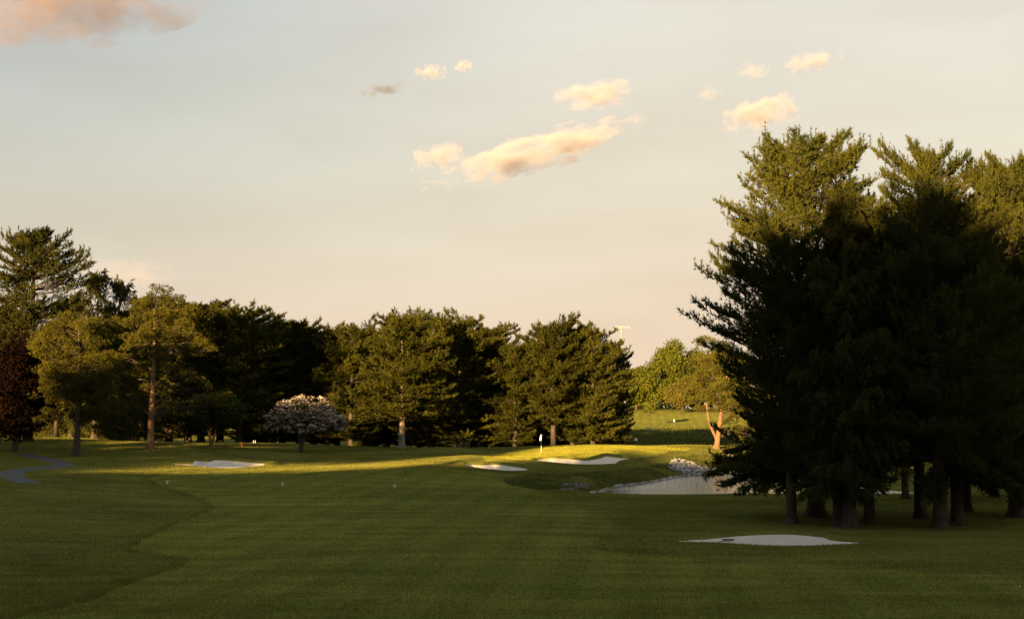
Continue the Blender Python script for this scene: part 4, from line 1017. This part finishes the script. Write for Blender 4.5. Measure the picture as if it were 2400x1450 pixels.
# trees standing behind the camera: they throw the evening shade over the fairway
rr = np.random.default_rng(5)
shade = []
SHX = [-160, -130, -118, -108, -102, -91, -86, -82, -78, -75.5, -73.5, -71, -67, -60, -45, -30, -16, 0, 40, 70]
SHH = [29, 27, 24.5, 21.0, 17.6, 17.8, 18.4, 20.2, 21.3, 21.0, 23.5, 27, 26.5, 22, 24.0, 25.5, 25.5, 22, 20, 18]
i = 0
X = -160.0
while X < 70:
    row = i % 2
    Yb = -8 - 9 * row - rr.uniform(0, 3)
    want = np.interp(X, SHX, SHH) + (rr.uniform(-1.2, 0.3) if X < -50 else rr.uniform(-4.5, 1.5)) + 0.14 * (-Yb - 8)
    z0 = hz(X, Yb); k = (2, 0, 3, 1)[i % 4]; s = (want - z0) / mids[k].H
    place(mids[k], 'pine_tree', X - (-Yb - 8) * 0.53, Yb, 'pine of the row behind the camera that shades the fairway', 'tree', 'pines behind the camera', i * 2.1, s * 1.3, s, sink=0.2)
    X += rr.uniform(2.6, 4.4) if X > -104 else rr.uniform(5, 8); i += 1

high = make_kind(*conifer(30.0, [(0.74, 4.0), (0.80, 5.4), (0.9, 4.8), (0.96, 3.4), (1.0, 2.0)], 110, 47, nl=16, nt=5, nn=5, ln=0.55, wd=0.09, r0=0.45, lump=0.6), M['bark'], M['pine_far'])  # unseen pines added for shade; crowns raised so low sun passes beneath
for i, X in enumerate((-119, -115, -111.5, -108, -104.5, -101, -97.5, -95.5)):
    Yb = -22 - 4 * (i % 2); s = (19.9 + 0.14 * (-Yb - 8) + 1.3) / (0.755 * 30)
    place(high, 'pine_tree', X - (-Yb - 8) * 0.53, Yb, 'unseen pine added behind the camera, its crown raised to shade the fairway end', 'tree', 'high-crowned pines added behind the camera for shade', i * 1.9, s, s, sink=0.1)

# ------------------------------------------------------------------ rocks
def rock_mesh(seed, sub=2):
    r = random.Random(seed); bm = bmesh.new(); bmesh.ops.create_icosphere(bm, subdivisions=sub, radius=1)
    sx, sy, szz = r.uniform(0.8, 1.25), r.uniform(0.7, 1.1), r.uniform(0.5, 0.8)
    planes = [(Vector((r.gauss(0, 1), r.gauss(0, 1), r.gauss(0, 1))).normalized(), r.uniform(0.55, 0.85)) for _ in range(7)]
    for v in bm.verts:
        for n, d in planes:
            k = v.co.dot(n)
            if k > d: v.co -= n * (k - d)
        v.co *= 1 + 0.10 * mnoise.noise(v.co * 2.3 + Vector((seed, 0, 0)))
        v.co.x *= sx; v.co.y *= sy; v.co.z *= szz
    me = bpy.data.meshes.new('rock'); bm.to_mesh(me); bm.free(); me.materials.append(M['rock']); return me
RM = [rock_mesh(i) for i in range(8)]
rr = random.Random(4)
# heap of boulders
placed = []
def put_rock(x, y, s, label, group, z=None):
    o = link('rock', rr.choice(RM)); zz = hz(x, y) if z is None else z
    o.location = (x, y, max(zz, WATER - 0.1) + s * 0.25); o.scale = (s, s, s); o.rotation_euler = (rr.uniform(-0.4, 0.4), rr.uniform(-0.4, 0.4), rr.uniform(0, 6.28))
    props(o, label, 'rock', group)
HEAP = [(1566, 1092), (1572, 1084), (1582, 1080), (1595, 1078), (1608, 1081), (1622, 1086), (1640, 1093), (1662, 1097), (1700, 1099), (1740, 1098), (1770, 1101), (1770, 1109), (1720, 1110), (1680, 1110), (1640, 1111.5), (1605, 1110), (1582, 1104), (1570, 1098)]
n = 0
from itertools import count
hp = np.array(HEAP, float)
while n < 190:
    px, py = rr.uniform(1564, 1772), rr.uniform(1078, 1112)
    if not inside(hp, np.array([px]), np.array([py]))[0]: continue
    c = cast(px, py); x, y = float(c[0]), float(c[1])
    if inside(POND, np.array([x]), np.array([y]))[0] and rr.random() < 0.9: continue
    lift = 0.25 if px < 1645 else 0.0
    put_rock(x, y, rr.uniform(0.16, 0.40), 'pale grey boulder of the rock heap on the far bank of the pond', 'boulders heaped on the pond bank', z=hz(x, y) + rr.uniform(0, lift)); n += 1
shore = [on_water(*p)[:2] for p in [(1440, 1143), (1480, 1137.5), (1540, 1128), (1590, 1118), (1640, 1113.5), (1700, 1110.5), (1790, 1108)]]
shore = np.array(shore); seg = np.concatenate([[0], np.cumsum(np.linalg.norm(np.diff(shore, axis=0), axis=1))])
for i in range(95):
    s_ = (i + rr.uniform(-0.4, 0.4)) / 95 * seg[-1]; x = np.interp(s_, seg, shore[:, 0]) + rr.uniform(-0.15, 0.25) - 0.1; y = np.interp(s_, seg, shore[:, 1]) + rr.uniform(-0.1, 0.5)
    big = min(1, s_ / 18)
    put_rock(float(x), float(y), rr.uniform(0.13, 0.22) + 0.15 * big * rr.random(), 'flat pale stone lining the far waterline of the pond', 'stones along the waterline', z=WATER - 0.02)
# small stones nobody could count
def stones(area, n, s0, s1, mat, name, label, seed, zfix=None):
    r = np.random.default_rng(seed); V = []; Fc = []; k = 0
    bm = bmesh.new(); bmesh.ops.create_icosphere(bm, subdivisions=1, radius=1); bv = np.array([v.co[:] for v in bm.verts]); bf = np.array([[v.index for v in f.verts] for f in bm.faces]); bm.free()
    P = castpoly(area, 3); x = r.uniform(P[:, 0].min(), P[:, 0].max(), n * 12); y = r.uniform(P[:, 1].min(), P[:, 1].max(), n * 12)
    m = inside(P, x, y); x, y = x[m][:n], y[m][:n]; z = height(x, y)
    for i in range(len(x)):
        s = r.uniform(s0, s1); q = bv * (1 + r.normal(0, 0.16, (len(bv), 1))) * s * np.array([r.uniform(0.8, 1.3), r.uniform(0.8, 1.2), r.uniform(0.5, 0.8)])
        V.append(q + np.array([x[i], y[i], max(z[i], WATER - 0.06) + s * 0.3])); Fc.append(bf + k); k += len(bv)
    props(link(name, mesh_from(name, np.concatenate(V), np.concatenate(Fc), mat, False)), label, 'stones', kind='stuff')
stones([(1385, 1152), (1420, 1143), (1500, 1132), (1560, 1123), (1566, 1126), (1520, 1134), (1450, 1144), (1420, 1150), (1395, 1155)], 620, 0.06, 0.15, M['rock_small'], 'stones', 'small pale stones strewn along the left shore of the pond', 31)
stones(HEAP, 500, 0.08, 0.2, M['rock'], 'stones', 'small rubble between the boulders of the rock heap', 32)
M['rock_dark'] = rock_mat('dark_stone', (0.06, 0.055, 0.05), (0.16, 0.14, 0.13))
stones([(1305, 1142), (1325, 1133), (1360, 1130), (1385, 1136), (1375, 1146), (1330, 1149)], 260, 0.06, 0.14, M['rock_dark'], 'stones', 'patch of dark stones in the grass left of the pond', 33)
stones([(1455, 1152), (1500, 1149), (1540, 1151), (1520, 1156), (1470, 1156)], 60, 0.08, 0.15, M['rock_small'], 'stones', 'a few stones breaking the water near the left tip of the pond', 34)

# ------------------------------------------------------------------ small things
def cyl(bm, x, y, z0, z1, r0, r1=None, seg=10):
    r1 = r0 if r1 is None else r1
    a = [bm.verts.new((x + r0 * math.cos(k * 6.28318 / seg), y + r0 * math.sin(k * 6.28318 / seg), z0)) for k in range(seg)]
    b = [bm.verts.new((x + r1 * math.cos(k * 6.28318 / seg), y + r1 * math.sin(k * 6.28318 / seg), z1)) for k in range(seg)]
    for k in range(seg): bm.faces.new((a[k], a[(k + 1) % seg], b[(k + 1) % seg], b[k]))
    bm.faces.new(a[::-1]); bm.faces.new(b)
def box(bm, c, s, rz=0.0, rx=0.0):
    r = bmesh.ops.create_cube(bm, size=1)
    from mathutils import Matrix
    Mx = Matrix.Translation(Vector(c)) @ Matrix.Rotation(rz, 4, 'Z') @ Matrix.Rotation(rx, 4, 'X') @ Matrix.Diagonal((*s, 1))
    bmesh.ops.transform(bm, matrix=Mx, verts=r['verts'])
def bobj(name, bm, mat, parent=None, bevel=0.0):
    me = bpy.data.meshes.new(name)
    if bevel: bmesh.ops.bevel(bm, geom=bm.edges[:], offset=bevel, segments=2, affect='EDGES')
    bm.normal_update(); bm.to_mesh(me); bm.free(); me.materials.append(mat); return link(name, me, parent)
# flagstick: black and white banded pole, white flag
x, y = base(1268.5, 1059)
fs = empty('flagstick', (x, y, hz(x, y)), 'white flag on a banded pole standing in the green', 'flagstick')
bands = [(0, 0.62, 'white'), (0.62, 0.80, 'white'), (0.80, 1.45, 'black'), (1.45, 2.25, 'white')]
for a, b, c_ in bands:
    bm = bmesh.new(); cyl(bm, 0, 0, a, b, 0.020); bobj('pole_section', bm, M[c_], fs)
bm = bmesh.new(); nx = 8
top = []; bot = []
for k in range(nx):
    u_ = k / (nx - 1); xx = -0.22 * u_ * (1 - 0.15 * u_); yy = 0.07 * math.sin(u_ * 6)
    zt = 2.24 - 0.42 * u_ ** 1.3; zb = 1.70 - 0.22 * u_ ** 0.9 - 0.10 * u_
    top.append(bm.verts.new((xx, yy, zt))); bot.append(bm.verts.new((xx, yy + 0.02, zb)))
for k in range(nx - 1): bm.faces.new((top[k], top[k + 1], bot[k + 1], bot[k]))
fo = bobj('flag', bm, M['white'], fs); sm = fo.modifiers.new('thick', 'SOLIDIFY'); sm.thickness = 0.006
bm = bmesh.new(); cyl(bm, 0, 0, -0.02, 0.012, 0.11, seg=16); bobj('cup', bm, M['white'], fs)
# far flag on the next green
p = at(1494, 1043, 205); zf = hz(p[0], p[1]); ff = empty('flagstick', (p[0], p[1], zf), 'tiny far white flag beyond the right part of the green', 'flagstick')
hgt = at(1494, 1026, 205)[2] - zf
bm = bmesh.new(); cyl(bm, 0, 0, 0, hgt, 0.02); bobj('pole', bm, M['grey'], ff)
bm = bmesh.new(); box(bm, (-0.22, 0, hgt - 0.22), (0.42, 0.02, 0.42), 0.3); bobj('flag', bm, M['white'], ff)
# white tee-shaped markers on the fairway
mk = None
for i, (px, py, lb) in enumerate(((392, 1134, 'leftmost white T-shaped marker, near the fairway edge'), (662, 1139, 'middle white T-shaped marker on the open fairway'), (925, 1143, 'rightmost white T-shaped marker on the fairway'))):
    x, y = base(px, py)
    e = empty('fairway_marker', (x, y, hz(x, y)), lb, 'marker', 'white markers across the fairway', 0.05 * i)
    if i == 0:
        bm = bmesh.new(); cyl(bm, 0, 0, -0.05, 0.20, 0.028); post = bobj('post', bm, M['white'], e)
        bm = bmesh.new(); box(bm, (0, 0, 0.225), (0.26, 0.07, 0.05)); bar = bobj('crossbar', bm, M['white'], e, 0.012)
    else:
        for s_ in (post, bar): c_ = s_.copy(); COL.objects.link(c_); c_.parent = e
# red stakes
sp = [(1176.5, 1122, 17, 'leftmost red stake, on the fairway edge'), (1213, 1142, 20, 'red stake below the leftmost one, by the long grass'), (1243, 1115, 16, 'red stake under the small narrow bunker'),
      (1329, 1112, 13, 'small red stake below the long bunker, left part'), (1426, 1104, 18, 'orange-lit red stake right below the long bunker'), (1476, 1156, 22, 'dark stake standing before the left end of the pond'),
      (1653, 1157, 20, 'thin stake at the near shore in front of the water'), (1698, 1078, 10, 'small red stake between the rock heap and the gravel strip')]
for i, (px, py, h_, lb) in enumerate(sp):
    x, y = base(px, py); H = h_ * y / F
    e = empty('hazard_stake', (x, y, hz(x, y)), lb, 'stake', 'stakes marking the pond hazard', 0.2 * i)
    bm = bmesh.new(); box(bm, (0, 0, H * 0.42), (0.05, 0.04, H * 0.9 + 0.05)); bobj('post', bm, M['red' if i < 5 or i == 7 else 'wood'], e, 0.006)
    bm = bmesh.new(); cyl(bm, 0, 0, H * 0.87 + 0.003, H * 1.0, 0.028, 0.008, 4); bobj('tip', bm, M['red' if i < 5 or i == 7 else 'wood'], e)
# white boundary stakes left
for px, py, lb in ((594, 1038, 'tiny white stake in the shade left of the dogwood'), (598.5, 1039, 'second tiny white stake close beside the first')):
    p = at(px, py, 183); e = empty('white_stake', (p[0], p[1], hz(p[0], p[1])), lb, 'stake', 'pair of white stakes')
    bm = bmesh.new(); cyl(bm, 0, 0, 0, 0.42, 0.03); bobj('post', bm, M['white'], e)
# orange box post
p = at(564.5, 1051, 165); e = empty('orange_post', (p[0], p[1], hz(p[0], p[1])), 'short orange-brown wooden post by the far cart path', 'post')
bm = bmesh.new(); box(bm, (0, 0, 0.28), (0.36, 0.26, 0.56), 0.2); bobj('post', bm, M['orange'], e, 0.02)
bm = bmesh.new(); box(bm, (0, 0, 0.583), (0.42, 0.32, 0.04), 0.2); bobj('cap', bm, M['wood'], e, 0.008)
# grey A-frame stand
p = at(216.5, 1040, 175); e = empty('stand', (p[0], p[1], hz(p[0], p[1])), 'small grey A-frame stand in the grass right of the dark trunk', 'stand')
for s_ in (-1, 1):
    bm = bmesh.new(); box(bm, (0, 0.16 * s_, 0.48), (0.62, 0.03, 0.98), 0, 0.30 * s_); bobj('panel', bm, M['grey'], e, 0.006)
bm = bmesh.new(); box(bm, (0, 0, 0.98), (0.60, 0.10, 0.05)); bobj('hinge_rail', bm, M['grey'], e)
# sprinkler marker, golf ball
x, y = base(950, 1108); e = empty('yardage_peg', (x, y, hz(x, y)), 'tiny dark peg standing on the fairway before the lit band', 'peg')
bm = bmesh.new(); cyl(bm, 0, 0, -0.05, 0.20, 0.05, 0.07); bobj('peg', bm, M['black'], e)
bm = bmesh.new(); cyl(bm, 0, 0, 0.203, 0.235, 0.085, 0.06); bobj('cap', bm, M['black'], e)
x, y = base(2390.5, 1376); bm = bmesh.new(); bmesh.ops.create_icosphere(bm, subdivisions=3, radius=0.0235)
for f in bm.faces: f.smooth = True
o = bobj('golf_ball', bm, M['white']); o.location = (x, y, hz(x, y) + 0.045); props(o, 'white golf ball lying in the grass near the right edge', 'ball')
# rake in the near bunker
x, y = base(1706, 1268.5); e = empty('rake', (x, y, hz(x, y) + 0.05), 'dark rake lying at the left end of the right foreground bunker', 'rake', None, math.radians(-30))
a = np.array(base(1664, 1271.5)); b = np.array((x, y)); L = float(np.linalg.norm(a - b)); ang = math.atan2(a[1] - b[1], a[0] - b[0]); e.rotation_euler = (0, 0, ang)
bm = bmesh.new(); box(bm, (L / 2, 0, 0.045), (L, 0.035, 0.035)); bobj('handle', bm, M['wood'], e)
hd = bmesh.new(); box(hd, (0.0, 0, 0.05), (0.10, 0.62, 0.07), 0.5); bobj('head', hd, M['black'], e, 0.01)
bm = bmesh.new()
for k in range(9):
    v = (k - 4) * 0.07; cyl(bm, -v * math.sin(0.5), v * math.cos(0.5), -0.02, 0.02, 0.008, 0.005, 5)
bobj('teeth', bm, M['black'], e)
# pale bench in the meadow
p = at(1523, 1013, 310); e = empty('bench', (p[0], p[1], hz(p[0], p[1])), 'small pale bench in the dark meadow beyond the green', 'bench', None, 0.3)
hz_ = 0.5
for k in range(3):
    bm = bmesh.new(); box(bm, (0, -0.15 + 0.15 * k, 0.62), (1.3, 0.12, 0.05)); bobj('seat_slat', bm, M['grey'], e)
for k in range(2):
    bm = bmesh.new(); box(bm, (0, 0.27, 0.85 + 0.2 * k), (1.3, 0.04, 0.13)); bobj('back_slat', bm, M['grey'], e)
for sx in (-0.55, 0.55):
    for sy in (-0.15, 0.24):
        bm = bmesh.new(); box(bm, (sx, sy, 0.45 if sy > 0 else 0.29), (0.07, 0.07, 1.1 if sy > 0 else 0.58)); bobj('leg', bm, M['grey'], e)
# floodlight pole showing past the pine row
p = at(1458, 1000, 225); zb = hz(p[0], p[1]); H = at(1458, 766, 225)[2] - zb
e = empty('floodlight_pole', (p[0], p[1], zb), 'pale pole with a crossbar of lamps showing behind the last pine of the row', 'pole')
bm = bmesh.new(); cyl(bm, 0, 0, 0, H - 0.003, 0.17, 0.11, 12); bobj('pole', bm, simple('pale_yellow_pole', (0.20, 0.17, 0.12), 0.6, 0.1), e)
bm = bmesh.new(); box(bm, (0.15, 0, H + 0.06), (2.7, 0.08, 0.07)); bobj('crossbar', bm, M['grey'], e)
for k in range(5):
    bm = bmesh.new(); xx = -1.1 + 0.62 * k; cyl(bm, xx, 0, H - 0.30, H - 0.003, 0.12, 0.06, 10); bobj('lamp', bm, M['grey'], e)

# ------------------------------------------------------------------ golfer on the far slope
def person(x, y, h, label):
    z0 = hz(x, y); e = empty('person', (x, y, z0), label, 'person', None, 0.6)
    J = {'pel': (0, 0, 0.53), 'chest': (0, -0.01, 0.72), 'neck': (0, 0, 0.835), 'head0': (0, -0.01, 0.88), 'head1': (0, -0.015, 0.95), 'top': (0, -0.01, 0.985),
         'lh': (-0.055, 0, 0.50), 'lk': (-0.075, -0.02, 0.28), 'la': (-0.085, 0.01, 0.045), 'lt': (-0.09, -0.09, 0.015),
         'rh': (0.055, 0, 0.50), 'rk': (0.07, 0.03, 0.28), 'ra': (0.075, 0.09, 0.05), 'rt': (0.08, 0.0, 0.02),
         'ls': (-0.105, 0, 0.80), 'le': (-0.15, -0.01, 0.64), 'lw': (-0.15, -0.09, 0.53), 'lf': (-0.145, -0.12, 0.49),
         'rs': (0.105, 0, 0.80), 're': (0.155, 0.01, 0.65), 'rw': (0.16, -0.05, 0.52), 'rf': (0.16, -0.07, 0.48)}
    R = {'pel': .085, 'chest': .095, 'neck': .032, 'head0': .045, 'head1': .055, 'top': .035, 'lh': .062, 'lk': .042, 'la': .028, 'lt': .022, 'rh': .062, 'rk': .042, 'ra': .028, 'rt': .022,
         'ls': .04, 'le': .03, 'lw': .022, 'lf': .02, 'rs': .04, 're': .03, 'rw': .022, 'rf': .02}
    E = [('pel', 'chest'), ('chest', 'neck'), ('neck', 'head0'), ('head0', 'head1'), ('head1', 'top'), ('pel', 'lh'), ('lh', 'lk'), ('lk', 'la'), ('la', 'lt'), ('pel', 'rh'), ('rh', 'rk'), ('rk', 'ra'), ('ra', 'rt'),
         ('chest', 'ls'), ('ls', 'le'), ('le', 'lw'), ('lw', 'lf'), ('chest', 'rs'), ('rs', 're'), ('re', 'rw'), ('rw', 'rf')]
    def skin(name, keys, extra, mat):
        ks = list(keys); me = bpy.data.meshes.new(name)
        me.from_pydata([tuple(c * h for c in J[k]) for k in ks], [(ks.index(a), ks.index(b)) for a, b in E if a in ks and b in ks], [])
        o = link(name, me, e); o.modifiers.new('skin', 'SKIN'); sv = me.skin_vertices[0].data
        for i, k in enumerate(ks): sv[i].radius = (R[k] * h * extra,) * 2; sv[i].use_root = (i == 0)
        ss = o.modifiers.new('sub', 'SUBSURF'); ss.levels = ss.render_levels = 1; me.materials.append(mat); return o
    skin('body', list(J), 1.0, simple('skin_tone', (0.45, 0.27, 0.18), 0.7, 0.05))
    skin('shirt', ['chest', 'pel', 'ls', 'le', 'rs', 're'], 1.15, simple('cream_shirt', (0.75, 0.68, 0.52), 0.9, 0.05))
    skin('trousers', ['pel', 'lh', 'lk', 'la', 'rh', 'rk', 'ra'], 1.18, simple('dark_trousers', (0.05, 0.05, 0.06), 0.9, 0.1))
    bm = bmesh.new(); bmesh.ops.create_uvsphere(bm, u_segments=12, v_segments=8, radius=0.07 * h)
    for v in bm.verts: v.co.z = max(v.co.z, 0) + 0.945 * h
    box(bm, (0, -0.085 * h, 0.95 * h), (0.08 * h, 0.07 * h, 0.012 * h)); bobj('cap', bm, M['white'], e)
c = cast(1580.5, 996); person(float(c[0]), float(c[1]), 1.78, 'lone golfer in a light shirt and dark trousers on the sunlit slope')

# ------------------------------------------------------------------ clouds
def cloud_mat(name, dens, seed, scale, thr, col=(1, 1, 1), rough=0.62):
    m, nt, out = newmat(name)
    tcn = N(nt, 'ShaderNodeTexCoord'); L = nt.links
    ln = N(nt, 'ShaderNodeVectorMath', operation='LENGTH'); L.new(tcn.outputs['Object'], ln.inputs[0])
    n = N(nt, 'ShaderNodeTexNoise'); n.noise_dimensions = '4D'; n.inputs['W'].default_value = seed
    mp = N(nt, 'ShaderNodeMapping'); mp.inputs['Scale'].default_value = scale; L.new(tcn.outputs['Object'], mp.inputs[0]); L.new(mp.outputs[0], n.inputs['Vector'])
    n.inputs['Scale'].default_value = 1.0; n.inputs['Detail'].default_value = 5; n.inputs['Roughness'].default_value = rough
    # density = ramp(noise*1.0 + (1-len)*0.8 - thr)
    iv = N(nt, 'ShaderNodeMath', operation='SUBTRACT'); iv.inputs[0].default_value = 1; L.new(ln.outputs['Value'], iv.inputs[1])
    ma = N(nt, 'ShaderNodeMath', operation='MULTIPLY_ADD'); L.new(iv.outputs[0], ma.inputs[0]); ma.inputs[1].default_value = 0.50
    nr = N(nt, 'ShaderNodeMath', operation='MULTIPLY_ADD'); L.new(n.outputs[0], nr.inputs[0]); nr.inputs[1].default_value = 1.9; nr.inputs[2].default_value = -0.45; L.new(nr.outputs[0], ma.inputs[2])
    mr = N(nt, 'ShaderNodeMapRange'); L.new(ma.outputs[0], mr.inputs['Value']); mr.inputs['From Min'].default_value = thr; mr.inputs['From Max'].default_value = thr + 0.38
    mr.inputs['To Max'].default_value = dens
    v = N(nt, 'ShaderNodeVolumePrincipled'); v.inputs['Color'].default_value = (*col, 1); v.inputs['Anisotropy'].default_value = 0.0
    L.new(mr.outputs[0], v.inputs['Density']); L.new(v.outputs[0], out.inputs['Volume']); return m
CD = 2600.0
def cloud(px, py, wpx, hpx, tilt, dens, seed, label, thr=0.66, sc=(3.2, 2.0, 1.6), depth=0.6, col=(0.60, 0.55, 0.63)):
    c = at(px, py, CD); rx = wpx / 2 * CD / F; rz = hpx / 2 * CD / F
    bm = bmesh.new(); bmesh.ops.create_icosphere(bm, subdivisions=3, radius=1.0)
    o = bobj('cloud', bm, cloud_mat('cloud_vapour', dens * 0.7 / rx, seed, sc, thr, col)); o.location = c
    o.scale = (rx, rx * depth, rz); o.rotation_euler = (0, math.radians(-tilt), 0)
    props(o, label, 'cloud', 'small evening clouds')
cloud(1252, 360, 600, 78, 15.5, 11, 1.3, 'longest peach-lit cloud streak in the middle of the sky', sc=(4.5, 2.5, 1.8))
cloud(1028, 365, 170, 80, 8, 4, 2.1, 'small wispy cloud just left of the longest streak', thr=0.66)
cloud(1395, 222, 210, 84, 6, 5, 3.7, 'hump-shaped cloud above the right end of the longest streak', sc=(2.4, 2, 1.8))
cloud(1785, 268, 240, 98, 14, 5.5, 4.2, 'puffy two-lobed cloud above the tallest pine')
cloud(1905, 146, 160, 55, 10, 3, 5.5, 'thin high cloud at the upper right', thr=0.64)
cloud(1765, 166, 90, 50, 0, 2, 6.1, 'very faint cloud left of the thin high one', thr=0.68)
cloud(1010, 170, 100, 40, 4, 4, 7.4, 'small bright cloud in the upper middle')
cloud(1085, 155, 55, 34, 10, 4, 8.8, 'tiny cloud right of the small bright one')
cloud(895, 209, 130, 30, 9, 3, 9.1, 'thin grey-bottomed cloud in the upper middle left', thr=0.62, sc=(3, 2, 1), col=(0.22, 0.22, 0.26))
cloud(1662, 220, 80, 40, 3, 1.5, 10.2, 'barely visible cloud left of the two-lobed one', thr=0.68)
cloud(300, 640, 300, 80, -3, 0.5, 11.9, 'pale cloud low over the dark spruces on the left', thr=0.60)
cloud(165, 4, 820, 200, 9, 4.5, 12.4, 'large orange and grey cloud in the top left corner', sc=(4.5, 2.5, 2.0), thr=0.60, col=(0.38, 0.31, 0.34))  # the cloud's shade is put into a darker vapour colour
